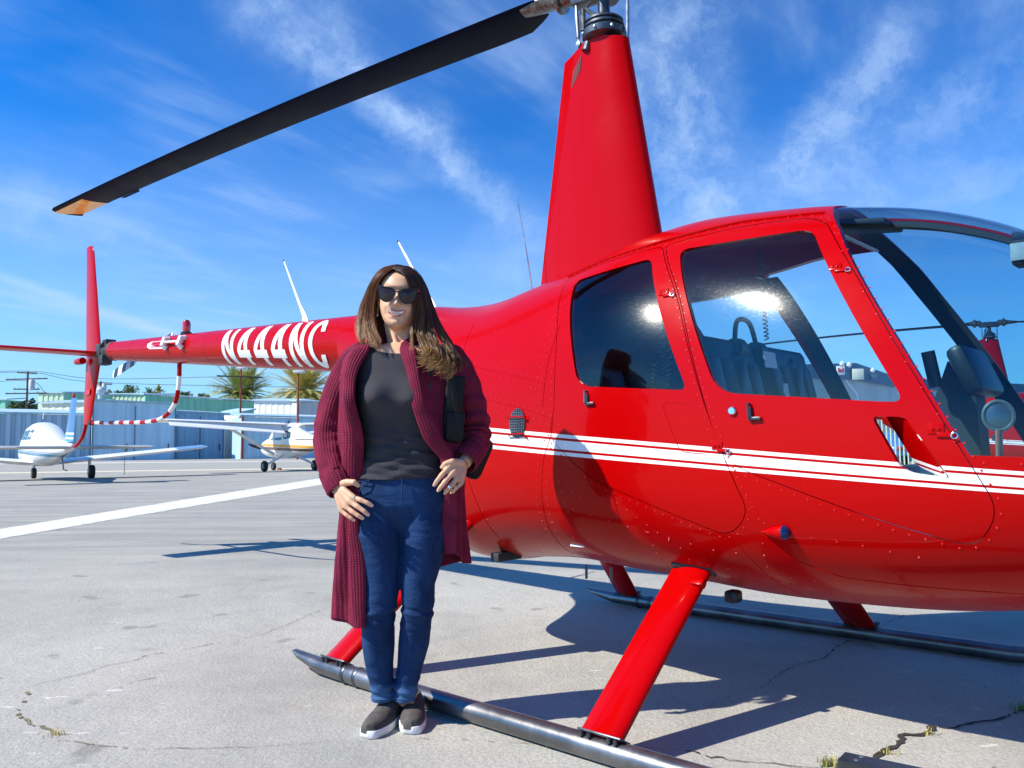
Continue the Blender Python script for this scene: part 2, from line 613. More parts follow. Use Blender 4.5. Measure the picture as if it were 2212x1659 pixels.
def shell(x0, x1, ins0, ins1, x0i, x1i, n=96, m=110):
    mb = MB()
    xs = np.concatenate([np.linspace(x0, 1.9, m), np.linspace(1.93, x1, 24)])
    mb.loft([hull_ring(float(x), ins0, n) for x in xs], mi=0)
    xs = np.concatenate([np.linspace(x0i, 1.9, m), np.linspace(1.93, x1i, 24)])
    k = len(mb.v)
    b = MB().loft([hull_ring(float(x), ins1, n) for x in xs])
    mb.add(b.v, [tuple(reversed(f)) for f in b.f], mi=1)
    me = bpy.data.meshes.new('shell')
    me.from_pydata(mb.v, [], mb.f)
    me.polygons.foreach_set('material_index', mb.mi)
    bm = bmesh.new()
    bm.from_mesh(me)
    vol = bm.calc_volume(signed=True)
    if vol < 0:
        bmesh.ops.reverse_faces(bm, faces=bm.faces)
    bm.to_mesh(me)
    bm.free()
    return me

def skin_normals(me, smooth=35):
    """smooth shading that follows the true curved skin on both sides of the sheet, crisp at cut edges"""
    for p in me.polygons:
        p.use_smooth = True
    nl = [None] * len(me.loops)
    for p in me.polygons:
        c = p.center
        if c.x < 2.3 and c.x > -1.89:
            g = hull_n(c)
            d_ = g.dot(p.normal)
        else:
            d_ = 0
        for li in p.loop_indices:
            if abs(d_) > .8:
                v = me.vertices[me.loops[li].vertex_index].co
                nn = hull_n(v) if -1.89 < v.x < 2.32 else g
                nl[li] = (nn if d_ > 0 else -nn)[:]
            else:
                nl[li] = p.normal[:]
    me.normals_split_custom_set(nl)

def set_mats(me, mats):
    me.materials.clear()
    for m in mats:
        me.materials.append(MATS[m])

# outlines on the cabin side (x forward, z up, metres)
WIN_F = roundpoly([(.665, 1.697), (1.158, 1.692), (1.492, 1.078), (.905, 1.138)], [.04, .05, .045, .07])
WIN_R = roundpoly([(.135, 1.660), (.545, 1.684), (.790, 1.152), (.300, 1.196), (.255, 1.33)], [.04, .04, .035, .07, .1])
DOOR_F = roundpoly([(.579, 1.736), (.868, 1.764), (1.120, 1.752), (1.195, 1.715), (1.336, 1.496), (1.533, 1.130), (1.642, .918), (1.712, .775), (1.645, .665), (1.40, .735), (.969, .888), (.905, .955), (.73, 1.497)],
                   [.03, .1, .08, .05, .1, .1, .1, .07, .08, .2, .06, .05, .1])
DOOR_R = roundpoly([(.047, 1.690), (.251, 1.722), (.50, 1.735), (.571, 1.733), (.722, 1.497), (.862, 1.09), (.936, .903), (1.005, .74), (.915, .655), (.614, .754), (.36, .84), (.150, 1.0), (.178, 1.12), (.155, 1.40)],
                   [.03, .1, .05, .03, .1, .1, .1, .07, .08, .1, .1, .08, .05, .1])
HATCH = roundpoly([(1.398, 1.043), (1.492, 1.037), (1.598, .862), (1.478, .880)], [.022, .008, .010, .035])
WSHIELD = [(1.150, 2.3), (1.160, 1.806), (1.205, 1.735), (1.250, 1.666), (1.311, 1.548), (1.369, 1.445), (1.471, 1.265), (1.556, 1.103), (1.648, .926), (1.772, .921), (2.0, .91), (2.6, .90), (2.6, 2.3)]

def cutter(poly, y0, y1):
    me = MB().prism(poly, y0, y1).mesh('cut', ['red_paint'], smooth=0)
    return me

SKIN = shell(-1.90, 2.33, 0.0, 0.024, -1.86, 2.29)
GLASS = shell(-1.2, 2.325, 0.006, 0.010, -1.19, 2.318)

heli = thing('helicopter', 'red helicopter with white side stripes standing behind the woman, registration on its tail boom', 'helicopter', HO, HRZ, 'red helicopters on the apron')

# ---- cabin hull
body = boolean(SKIN, cutter(WSHIELD, -1.2, 1.2), 'DIFFERENCE')
body = boolean(body, cutter(DOOR_F, -1.2, 1.2), 'DIFFERENCE')
body = boolean(body, cutter(DOOR_R, -1.2, 1.2), 'DIFFERENCE')
set_mats(body, ['red_paint_striped', 'headliner'])
skin_normals(body)
fuselage = link('fuselage', body, heli)

def shrink(p, d):
    return offset_poly(p, -d)

def make_door(poly, win, side, hatch=None, bow_out=.010):
    y0, y1 = (-1.2, -.02) if side < 0 else (.02, 1.2)
    me = boolean(SKIN.copy(), cutter(shrink(poly, .0028), y0, y1), 'INTERSECT')
    me = boolean(me, cutter(win, y0, y1), 'DIFFERENCE')
    if hatch:
        me = boolean(me, cutter(hatch, y0, y1), 'DIFFERENCE')
    set_mats(me, ['red_paint_striped', 'headliner'])
    skin_normals(me)
    d = link('door', me, heli)
    g = boolean(GLASS.copy(), cutter(offset_poly(win, .007), y0, y1), 'INTERSECT')
    set_mats(g, ['window_glass', 'window_glass'])
    wx, wz = [p[0] for p in win], [p[1] for p in win]
    for v in g.vertices:                 # blown panes bow outward a little
        cz = (min(wz) + max(wz)) / 2
        t_ = min(1.0, max(0.0, (v.co.z - min(wz)) / (max(wz) - min(wz))))
        ed = [(a, b_) for a, b_ in zip(win, win[1:] + win[:1]) if (a[1] - v.co.z) * (b_[1] - v.co.z) <= 0 and a[1] != b_[1]]
        xsn = [a[0] + (b_[0] - a[0]) * (v.co.z - a[1]) / (b_[1] - a[1]) for a, b_ in ed]
        if len(xsn) >= 2:
            x0_, x1_ = min(xsn), max(xsn)
            q_ = (v.co.x - (x0_ + x1_) / 2) / max(.01, (x1_ - x0_) / 2)
            k_ = max(0.0, 1 - q_ * q_) * min(1.0, 4.5 * t_ * (1 - t_))
            v.co.y += side * bow_out * k_
    finish(g, 30, fix=False)
    link('window', g, d)
    return d

door_fs = make_door(DOOR_F, WIN_F, -1, HATCH)
door_rs = make_door(DOOR_R, WIN_R, -1, None, .017)
door_rp = make_door(DOOR_R, WIN_R, 1)

# the hatch panel of the front door, swung inwards on its forward edge
hp = boolean(shell(-1.2, 2.3, 0.0, 0.006, -1.19, 2.29), cutter([(1.492 + (a - 1.492) * .955 + .002, .955 + (b_ - .955) * .965) for a, b_ in HATCH], -1.2, -.02), 'INTERSECT')
set_mats(hp, ['red_paint_striped', 'black_plastic'])
skin_normals(hp)
pa = Vector((1.492, hull_y(1.492, 1.037) + .012, 1.037))
pb = Vector((1.598, hull_y(1.598, .862) + .012, .862))
flap = link('door_hatch', hp, door_fs)
Rm = Matrix.Translation(pa) @ Matrix.Rotation(R(53), 4, (pb - pa).normalized()) @ Matrix.Translation(-pa)
flap.matrix_local = Rm
flap['label'] = 'small hatch panel swung inward'

# ---- door hardware (starboard side)
def at_skin(x, z, off=0.0):
    return Vector((x, hull_y(x, z, off), z))

def skin_rot(x, z):
    """rotation that takes +Z to the skin normal and +X along the hull"""
    nrm = hull_n((x, hull_y(x, z), z))
    xx = Vector((1, 0, 0))
    xx = (xx - nrm * xx.dot(nrm)).normalized()
    yy = nrm.cross(xx)
    return Matrix((xx, yy, nrm)).transposed()

def door_handle(x, z, parent):
    m = MB()
    r_ = skin_rot(x, z)
    o = at_skin(x, z)
    def P(a, b, c): return tuple(o + r_ @ Vector((a, b, c)))
    m.tube([P(0, .022, -.004), P(0, .022, .016), P(.004, -.024, .018)], .0045, 8)
    m.box(P(.004, -.012, .002), (.010, .044, .006), r_)
    m.box(P(.020, -.026, .008), (.042, .010, .010), r_, .002)
    m.build('handle', 'dark_steel', parent)

door_handle(.349, 1.150, door_rs)
door_handle(1.022, 1.072, door_fs)
lk = at_skin(.962, 1.074)
rr = skin_rot(.962, 1.074)
m = MB()
for prof in ([(.001, .011), (.011, .011), (.0145, .007), (.0155, -.002), (.001, -.002)],):
    b = MB().lathe(prof, (0, 0, 0), 'Z', 18)
    m.add([tuple(lk + rr @ Vector(p)) for p in b.v], b.f)
m.build('lock', 'chrome', door_fs)

def hinge(x, z, parent, s=1.0):
    m = MB()
    r_ = skin_rot(x, z)
    o = at_skin(x, z)
    def P(a, b, c): return tuple(o + r_ @ Vector((a * s, b * s, c * s)))
    m.box(P(-.022, .012, .001), (.038 * s, .026 * s, .004 * s), r_, .001)
    for q in ((-.030, .012), (-.016, .012)):
        m.lathe([(.001, .004 * s), (.004 * s, .003 * s), (.004 * s, 0)], (0, 0, 0), 'Z', 8)
        k = len(m.v) - 24
        m.v[k:] = [P(q[0] + p[0] / s, q[1] + p[1] / s, .003 + p[2] / s) for p in m.v[k:]]
    m.box(P(0, -.004, .002), (.042 * s, .012 * s, .008 * s), r_, .002)
    m.build('hinge', 'red_paint', parent)
    t = MB()
    ring = [P(.020 + .0075 * math.cos(a), -.006 + .0075 * math.sin(a), .007) for a in np.linspace(0, 2 * math.pi, 13)]
    t.tube(ring, .002 * s, 6)
    t.build('hinge_pin', 'chrome', parent)

hinge(.676, 1.512, door_rs)
hinge(.925, .948, door_rs)
hinge(1.290, 1.515, door_fs)
hinge(1.592, .988, door_fs, 1.1)

# inner trim along the port windshield post
PE = WSHIELD[1:9]
band = [(x + .004, z) for x, z in PE] + [(x - .095, z + .02) for x, z in reversed(PE)]
tr_ = boolean(shell(-1.2, 2.3, 0.027, 0.034, -1.19, 2.29), cutter(band, .05, 1.2), 'INTERSECT')
set_mats(tr_, ['interior_dark', 'interior_dark'])
skin_normals(tr_)
link('pillar_trim', tr_, fuselage)
band = [(.585, 1.72), (.650, 1.72), (.92, 1.05), (.855, 1.05)]
tr_ = boolean(shell(-1.2, 2.3, 0.027, 0.034, -1.19, 2.29), cutter(band, .05, 1.2), 'INTERSECT')
set_mats(tr_, ['interior_dark', 'interior_dark'])
skin_normals(tr_)
link('pillar_trim', tr_, fuselage)

# ---- windshield with its centre bow and compass
wsg = boolean(GLASS.copy(), cutter(shrink(WSHIELD, -.008), -1.2, 1.2), 'INTERSECT')
set_mats(wsg, ['windshield_glass', 'windshield_glass'])
skin_normals(wsg)
wind = link('windshield', wsg, heli)
xs = [1.15 + i * .04 for i in range(30)]
xs = [x for x in xs if x < 2.30]
b1, b2 = MB(), MB()
def bow_ring(x, hw, o0, o1):
    zt = hull(x)[3]
    return [(x, -hw, zt + o0), (x, hw, zt + o0), (x, hw, zt + o1), (x, -hw, zt + o1)]
b1.loft([bow_ring(x, .020, -.034, -.043) for x in xs])
b2.loft([bow_ring(x, .024, -.045, -.066) for x in xs])
bow = b1.build('windshield_strip', 'red_paint', wind)
b2.build('windshield_bow', 'interior_dark', wind)
cm = MB()
cm.box((1.70, 0, 1.585), (.075, .085, .085), None, .01)
cm.box((1.70, 0, 1.640), (.07, .075, .028), None, .006)
comp = cm.build('compass', 'interior_dark', heli)
MB().box((1.690, -.046, 1.585), (.055, .006, .058), None, .002).build('compass_face', 'headliner', comp)

# ---- seams and rivets on the skin
def polyline_len(pts, step):
    o = [pts[0]]
    acc = 0
    for a, b in zip(pts[:-1], pts[1:]):
        L = math.dist(a, b)
        d_ = step - acc
        while d_ <= L:
            t = d_ / L
            o.append((a[0] + (b[0] - a[0]) * t, a[1] + (b[1] - a[1]) * t))
            d_ += step
        acc = (acc + L) % step
    return o

SEAMS = [
 [(0.804, 1.103), (0.728, 1.112), (0.708, 1.114), (0.695, 1.107), (0.694, 1.094), (0.718, 1.039), (0.756, 0.953), (0.772, 0.941), (0.817, 0.936), (0.869, 0.932)],
 [(.175, 1.073), (.160, 1.0), (.122, .927), (.085, .75), (.06, .60), (.05, .50)],
 [(.175, 1.073), (.03, 1.115), (-.163, 1.154), (-.40, 1.20), (-.62, 1.25)],
 [(.150, 1.46), (.12, 1.30), (.110, 1.11)],
 [(-.538, 1.559), (-.50, 1.35), (-.44, 1.0), (-.36, .70), (-.324, .532)],
 [(-.50, 1.36), (-.30, 1.31), (-.10, 1.27), (.12, 1.215)],
 [(.936, .640), (.975, .56), (1.02, .49), (1.06, .445)],
 [(1.02, .68), (1.10, .60), (1.25, .545), (1.45, .535), (1.75, .53)],
]
sm = MB()
for L in SEAMS:
    pts = [tuple(at_skin(a, b, .0003)) for a, b in polyline_len(L, .02)]
    sm.tube(pts, .0012, 5)
so = sm.build('seam', 'red_paint', fuselage)
so['kind'] = 'stuff'

RIV = []
for L, st_, jit in [
    (offset_poly(DOOR_R, .014), .036, 0), (offset_poly(DOOR_F, .014), .042, 0),
    ([(.205, 1.05), (.15, .93), (.112, .75), (.09, .55)], .034, 0), ([(.155, 1.05), (.095, .93), (.055, .75), (.03, .55)], .034, 0),
    ([(.16, 1.088), (-.163, 1.17), (-.60, 1.262)], .040, 0), ([(.14, 1.055), (-.163, 1.138), (-.60, 1.232)], .040, 0),
    ([(-.515, 1.55), (-.42, 1.0), (-.31, .56)], .042, 0), ([(-.49, 1.375), (.10, 1.24)], .036, 0), ([(-.44, 1.335), (.06, 1.20)], .055, 0),
    ([(.155, 1.65), (.125, 1.46), (.10, 1.30), (.085, 1.12)], .032, 0), ([(.12, 1.60), (.08, 1.32), (.06, 1.14)], .045, 0),
    ([(.44, .78), (.70, .60), (.72, .50)], .045, 0), ([(.18, .60), (.50, .565), (.90, .53), (1.30, .52), (1.70, .50)], .075, 0),
    ([(.15, .51), (.60, .475), (1.0, .46)], .05, 0), ([(1.0, .80), (1.04, .70), (1.01, .56), (1.08, .47)], .042, 0),
    ([(1.05, .71), (1.20, .67), (1.35, .655), (1.55, .62)], .075, 0), ([(.25, .72), (.55, .655), (.85, .60), (1.0, .60)], .085, 0),
    ([(.58, .60), (.57, .50)], .030, 0), ([(.52, .49), (.74, .475)], .03, 0),
    ([(.30, .50), (.42, .60), (.60, .66)], .08, 0), ([(1.68, .905), (1.80, .90), (1.95, .89)], .085, 0),
    ([(1.190, 1.735), (1.236, 1.664), (1.297, 1.548), (1.355, 1.445), (1.457, 1.265), (1.542, 1.103), (1.632, .926)], .088, 0),
    ([(.30, .77), (.20, .83), (.22, .70)], .04, 0)]:
    L = list(L)
    if len(L) > 20:
        L = L + [L[0]]
    RIV += polyline_len(L, st_)
rv = MB()
for x, z in RIV:
    w_, zb, zm, zt, pu, pl = hull(x)
    if z < zb + .008 or z > zt - .03:
        continue
    o = at_skin(x, z, -.0004)
    r_ = skin_rot(x, z)
    s = .0036
    base = [tuple(o + r_ @ Vector((math.cos(a) * s, math.sin(a) * s, 0))) for a in np.arange(6) * math.pi / 3]
    mid = [tuple(o + r_ @ Vector((math.cos(a) * s * .72, math.sin(a) * s * .72, s * .62))) for a in np.arange(6) * math.pi / 3]
    rv.loft([base, mid], cap=False)
    rv.add(mid, [tuple(range(6))])
ro = rv.build('rivets', 'rivet_red', fuselage, smooth=60)
ro['kind'] = 'stuff'

# gutter along the roof line above the doors
gt = []
for x in np.linspace(.03, 1.16, 30):
    z = float(np.interp(x, [.03, .25, .5, .87, 1.16], [1.708, 1.742, 1.756, 1.788, 1.768]))
    gt.append(tuple(at_skin(x, z, .004)))
MB().tube(gt, .006, 6).build('gutter', 'red_paint', fuselage)

# side light in its pod
pod = MB()
px, pz = 1.10, .686
rr = skin_rot(px, pz)
o = at_skin(px, pz)
rings = []
for t in np.linspace(0, 1, 10):
    r_ = .003 + .020 * math.sin(t * math.pi / 2)
    rings.append([tuple(o + rr @ Vector((-.058 + t * .068, math.cos(a) * r_, .007 + math.sin(a) * r_))) for a in np.linspace(0, 2 * math.pi, 14, endpoint=False)])
pod.loft(rings)
podo = pod.build('side_light', 'red_paint', fuselage)
ln = MB()
rings = []
for t in np.linspace(0, 1, 7):
    r_ = .023 * math.cos(t * math.pi / 2) + .0005
    rings.append([tuple(o + rr @ Vector((.010 + .022 * math.sin(t * math.pi / 2), math.cos(a) * r_, .007 + math.sin(a) * r_))) for a in np.linspace(0, 2 * math.pi, 14, endpoint=False)])
ln.loft(rings)
ln.build('lens', 'blue_lens', podo)

# round intake with wire mesh
ix, iz = -.035, 1.062
o, rr = at_skin(ix, iz), skin_rot(ix, iz)
iv = MB()
iv.add([tuple(o + rr @ Vector((.050 * math.cos(a), .062 * math.sin(a), .0025))) for a in np.linspace(0, 2 * math.pi, 28, endpoint=False)], [tuple(range(28))])
ivo = iv.build('air_intake', 'black_plastic', fuselage)
wm = MB()
for k in range(-4, 5):
    q = k * .011
    hx = .050 * math.sqrt(max(0, 1 - (q / .062) ** 2))
    hy = .062 * math.sqrt(max(0, 1 - (q / .050) ** 2))
    wm.tube([tuple(o + rr @ Vector((-hx, q, .006))), tuple(o + rr @ Vector((hx, q, .006)))], .0009, 4)
    if hy > 0:
        wm.tube([tuple(o + rr @ Vector((q, -hy, .007))), tuple(o + rr @ Vector((q, hy, .007)))], .0009, 4)
wm.build('wire_mesh', 'steel', ivo)
for zz in (.025, -.045):
    MB().tube([tuple(o + rr @ Vector(p)) for p in ((-.058, zz, .002), (-.055, zz, .014), (.055, zz, .014), (.060, zz - .012, .012), (.060, zz - .02, .002))], .0035, 6).build('guard_rail', 'red_paint', ivo)
# small fittings under the belly
MB().box((.79, -.36, .415), (.05, .06, .045), None, .012).build('belly_light', 'black_plastic', fuselage)
for x in (.07, .20):
    MB().tube([(x, -.30, .46), (x, -.30, .40)], .006, 8).build('drain_pipe', 'dark_steel', fuselage)
MB().box((.17, hull_y(.17, .565, .001), .565), (.075, .004, .012), Euler((R(-20), 0, R(-4))).to_matrix()).build('placard', 'paper', fuselage)
MB().box((-.40, -.30, .46), (.05, .16, .04), None, .004).build('exhaust_bracket', 'interior_dark', fuselage)

# ---- mast fairing: a tapering streamlined fin
def foil(chord, thick, n=22, le=.22):
    """closed streamlined section, nose at x=0 tail at x=-chord"""
    o = []
    for k in range(n):
        a = 2 * math.pi * k / n
        u = (1 - math.cos(a)) / 2
        t = thick * (1.55 * math.sqrt(max(u, 0)) - .65 * u - .98 * u * u + .08 * u ** 3) * .95
        o.append((-u * chord, t / 1.18 * (1 if a <= math.pi else -1)))
    return o
mf = MB()
rings = []
for z in np.linspace(1.66, 2.885, 16):
    xl = np.interp(z, [1.66, 1.935, 2.875, 2.9], [.335, .29, .137, .133])
    xt = np.interp(z, [1.66, 1.819, 2.89], [-.445, -.42, -.248])
    tk = np.interp(z, [1.66, 2.9], [.20, .145])
    rings.append([(xl + a, b, z + (.045 * math.exp(-((xl + a + .03) / .09) ** 2) if z > 2.88 else 0)) for a, b in foil(xl - xt, tk, 36)])
mf.loft(rings)
mast_f = mf.build('mast_fairing', 'red_paint', heli, smooth=40)
lv = MB()
for k in range(5):
    x = -.165 + k * .015
    y = -.0385 - .0042 * k
    lv.box((x, y, 2.765 + .012 * k), (.005, .007, .085), Euler((0, R(8), 0)).to_matrix())
lv.build('louvre', 'interior_dark', mast_f)
rv2 = MB()
for t in np.linspace(0.05, .95, 14):
    z = 1.80 + t * 1.05
    xl = np.interp(z, [1.66, 1.935, 2.875], [.335, .29, .137]); xt = np.interp(z, [1.66, 1.819, 2.89], [-.445, -.42, -.248])
    for u in (.62, .93):
        c = xl - (xl - xt) * u
        tk = np.interp(z, [1.66, 2.9], [.20, .145]) * (1.55 * math.sqrt(u) - .65 * u - .98 * u * u + .08 * u ** 3) * .95 / 1.18
        rv2.lathe([(.0005, -.002), (.003, -.001), (.003, .002)], (c, -tk, z), 'Y', 6)
rro = rv2.build('rivets', 'red_paint', mast_f)
rro['kind'] = 'stuff'

# ---- rotor mast, swashplate and hub
HZ = 3.175
MB().lathe([(.045, 2.84), (.045, 2.93), (.030, 2.95), (.028, HZ + .05)], (0, 0, 0), 'Z', 20).build('rotor_mast', 'dark_steel', heli)
swp = MB().lathe([(.03, 2.905), (.075, 2.91), (.105, 2.925), (.108, 2.955), (.085, 2.965), (.085, 2.972), (.098, 2.975), (.098, 2.985), (.082, 2.99), (.082, 2.996), (.094, 2.999), (.094, 3.008), (.07, 3.014), (.05, 3.03), (.03, 3.05)], (0, 0, 0), 'Z', 28).build('swashplate', 'dark_steel', heli)
sl = MB()
for a in np.arange(8) * math.pi / 4 + .2:
    sl.lathe([(.006, -.006), (.008, 0), (.006, .006)], (.107 * math.cos(a), .107 * math.sin(a), 2.94), 'Z', 6)
sl.build('swashplate_bolts', 'steel', swp)['kind'] = 'stuff'
MB().tube([(-.055, -.06, 2.90), (-.06, -.07, 2.86)], .02, 10).build('swashplate_arm', 'dark_steel', swp)
for a, b in (((-.118, -.05, 2.92), (-.135, -.045, 3.13)), ((.118, .02, 2.83), (.125, .02, 3.14))):
    pr = MB()
    pr.tube([a, tuple(np.array(a) * .85 + np.array(b) * .15), tuple(np.array(a) * .84 + np.array(b) * .16), tuple(np.array(a) * .3 + np.array(b) * .7), b], [.006, .006, .011, .011, .006], 10)
    pr.lathe([(.004, -.010), (.014, -.008), (.014, .008), (.004, .010)], a, 'Y', 12)
    pr.build('push_rod', 'steel', heli)
sc_ = MB()
sc_.tube([(-.02, -.05, 3.03), (-.07, -.06, 3.08), (-.03, -.03, 3.12)], .012, 8)
sc_.tube([(-.07, -.075, 2.96), (-.075, -.07, 3.07)], .014, 8)
sc_.build('scissor_link', 'grease_metal', heli)
hub = MB()
hub.box((0, 0, HZ), (.34, .085, .10), None, .02)
hub.lathe([(.02, -.10), (.045, -.095), (.045, .095), (.02, .10)], (0, 0, HZ), 'Y', 16)
hubo = hub.build('rotor_hub', 'dark_steel', heli)
AZ = math.atan2(-.80, -4.97)
hubo.rotation_euler = (0, 0, AZ - math.pi)

def blade_z(r):
    s = r / 5.03
    return HZ + .035 - .275 * (.35 * s + .65 * s * s)

def make_blade(az):
    ca, sa = math.cos(az), math.sin(az)
    def W(r, c, h_):           # r outboard, c along the chord towards the leading edge, h up
        return (ca * r - sa * c, sa * r + ca * c, blade_z(r) + h_)
    mb = MB()
    rings = []
    for r in [.36, .38, .42, .52, .70] + list(np.linspace(.9, 4.98, 34)) + [5.03]:
        ch = float(np.interp(r, [.36, .40, .54, 5.03], [.15, .18, .254, .254]))
        tk = .118 * ch if r > .6 else .14 * ch
        tw = R(4.0 - 6.0 * r / 5.03)
        le_in = 0 if r < 5.0 else -.02
        ring = []
        for a, b in foil(ch, tk, 24):
            c = a + .25 * .254 + le_in
            ring.append(W(r, c * math.cos(tw) - b * math.sin(tw), c * math.sin(tw) + b * math.cos(tw)))
        rings.append(ring)
    mb.loft(rings)
    bo = mb.build('main_rotor_blade', 'dark_blade', heli, smooth=40)
    tp = MB()
    rings = []
    for r in (4.62, 4.85, 5.034):
        tw = R(4.0 - 6.0 * r / 5.03)
        ring = []
        for a, b in foil(.254, .118 * .254 * 1.06, 24):
            u = -a / .254
            if u < .17:
                a = -.17 * .254
                b = math.copysign(.118 * .254 * .47, b)
            c = a + .25 * .254
            ring.append(W(r, c * math.cos(tw) - b * math.sin(tw), c * math.sin(tw) + b * math.cos(tw)))
        rings.append(ring)
    tp.loft(rings)
    tp.build('blade_tip', 'amber_tip', bo, smooth=40)
    tb = MB()
    for r0, r1 in ((4.18, 4.42), (3.35, 3.42)):
        p = [W(r0, -.186, -.003), (W(r0 + .02, -.186 - .022, -.004)), W(r1 - .02, -.186 - .022, -.004), W(r1, -.186, -.003)]
        q = [(a, b, c + .003) for a, b, c in p]
        tb.add(p + q, [(0, 1, 2, 3), (7, 6, 5, 4), (0, 4, 5, 1), (1, 5, 6, 2), (2, 6, 7, 3), (3, 7, 4, 0)])
        break
    tb.build('trim_tab', 'dark_blade', bo)
    g = MB()
    prof = [(.14, .050), (.22, .055), (.23, .078), (.25, .078), (.26, .060), (.30, .054), (.34, .050), (.46, .026)]
    rings = [[W(r, math.cos(t) * rad * (1 if r < .30 else 1.0 + (r - .30) * 5.0), math.sin(t) * rad * (1 if r < .30 else .72)) for t in np.linspace(0, 2 * math.pi, 20, endpoint=False)] for r, rad in prof]
    g.loft(rings)
    gr = g.build('blade_grip', 'grease_metal', bo)
    bl = MB()
    for t in np.linspace(0, 2 * math.pi, 10, endpoint=False):
        p = W(.242, math.cos(t) * .068, math.sin(t) * .068)
        bl.lathe([(.001, -.016), (.008, -.014), (.008, .014), (.001, .016)], p, 'X', 6)
    bl.build('grip_bolts', 'steel', gr)['kind'] = 'stuff'
    return bo
make_blade(AZ)
make_blade(AZ + math.pi)

# ---- tail boom
def boom(x):
    return 1.634 + .0765 * (-2.1 - x), .179 - .0249 * (-2.1 - x)
tb = MB()
rings = []
for x in np.linspace(-1.70, -5.75, 40):
    zc_, r_ = boom(x)
    if x > -1.9: r_ += .004
    rings.append([(x, math.cos(a) * r_, zc_ + math.sin(a) * r_) for a in np.linspace(0, 2 * math.pi, 48, endpoint=False)])
tb.loft(rings)
boom_o = tb.build('tail_boom', 'red_paint', heli)
tr = MB()
for x in (-2.35, -2.95, -3.75, -4.42, -5.2):
    zc_, r_ = boom(x)
    for a in np.arange(0, 360, 11):
        tr.lathe([(.003, -.003), (.0035, .0015), (.001, .003)], (x, math.cos(R(a)) * r_, zc_ + math.sin(R(a)) * r_), 'Z', 5)
for x in np.arange(-5.3, -1.95, .045):
    zc_, r_ = boom(x)
    for a in (-178, -135):
        tr.lathe([(.003, -.003), (.003, .0015), (.001, .003)], (x, math.cos(R(a)) * r_, zc_ + math.sin(R(a)) * r_), 'Z', 5)
t_ = tr.build('rivets', 'red_paint', boom_o)
t_['kind'] = 'stuff'

# registration: strokes laid on the curved boom
GL = {
 'N': [[(0, 0), (.26, 0), (.26, 1), (0, 1)], [(.74, 0), (1, 0), (1, 1), (.74, 1)], [(0, 1), (.27, 1), (1, 0), (.73, 0)]],
 '4': [[(.55, 0), (.83, 0), (.83, 1), (.55, 1)], [(0, .22), (1, .22), (1, .40), (0, .40)], [(0, .40), (.27, .40), (.83, 1), (.50, 1)]],
}
def arc_glyph():
    o = []
    P = []
    for t in np.linspace(40, 320, 22):
        a = R(t)
        P.append(((.5 + .5 * math.cos(a), .5 + .5 * math.sin(a) * 1.0), (.5 + .24 * math.cos(a), .5 + .36 * math.sin(a))))
    for (a, b), (c, d_) in zip(P[:-1], P[1:]):
        o.append([a, c, d_, b])
    o.append([(.90, .84), (1.0, .70), (.74, .70), (.68, .76)])
    o.append([(.90, .16), (1.0, .30), (.74, .30), (.68, .24)])
    return o
GL['C'] = arc_glyph()
LW, LP = .178, .238
for k, chx in enumerate('N444NC'):
    x0 = -3.435 + k * LP
    mb = MB()
    for si, q in enumerate(GL[chx]):
        n_ = 10 if chx != 'C' else 3
        g = []
        for i in range(n_ + 1):
            for j in range(n_ + 1):
                u, v = i / n_, j / n_
                px_ = (q[0][0] * (1 - u) + q[1][0] * u) * (1 - v) + (q[3][0] * (1 - u) + q[2][0] * u) * v
                py_ = (q[0][1] * (1 - u) + q[1][1] * u) * (1 - v) + (q[3][1] * (1 - u) + q[2][1] * u) * v
                x = x0 + px_ * LW
                zc_, r_ = boom(x)
                th = R(-60 + 117 * py_)
                rr_ = r_ + .0016 + .0002 * si
                g.append((x, -math.cos(th) * rr_, zc_ + math.sin(th) * rr_))
        fs = [(i * (n_ + 1) + j, (i + 1) * (n_ + 1) + j, (i + 1) * (n_ + 1) + j + 1, i * (n_ + 1) + j + 1) for i in range(n_) for j in range(n_)]
        mb.add(g, fs)
    mb.build('letter', 'white_paint', boom_o, fix=False)

# warning plate and white handle on the boom
def boom_p(x, deg, off):
    zc_, r_ = boom(x)
    return (x, -math.cos(R(deg)) * (r_ + off), zc_ + math.sin(R(deg)) * (r_ + off))
sg = MB()
sg.add([boom_p(-4.80, 22, .003), boom_p(-4.74, 32, .003), boom_p(-4.42, 32, .003), boom_p(-4.42, -2, .003), boom_p(-4.74, -2, .003), boom_p(-4.80, 8, .003)], [tuple(range(6))])
sgo = sg.build('warning_plate', 'paper', boom_o)
ar = MB()
for d0, d1 in ((24, 29), (14, 19), (4, 9)):
    ar.add([boom_p(-4.72, d0, .0045), boom_p(-4.72, d1, .0045), boom_p(-4.48, d1, .0045), boom_p(-4.48, d0, .0045)], [(0, 1, 2, 3)])
ar.build('warning_print', 'sign_red', sgo)
hd_ = MB()
hd_.tube([boom_p(-4.40, 18, .03), boom_p(-4.10, 18, .03)], .010, 8)
for x in (-4.40, -4.10):
    hd_.tube([boom_p(x, 35, .005), boom_p(x, 28, .035), boom_p(x, 8, .035), boom_p(x, 0, .005)], .024, 10)
hd_.build('sensor_bracket', 'white_paint', boom_o)

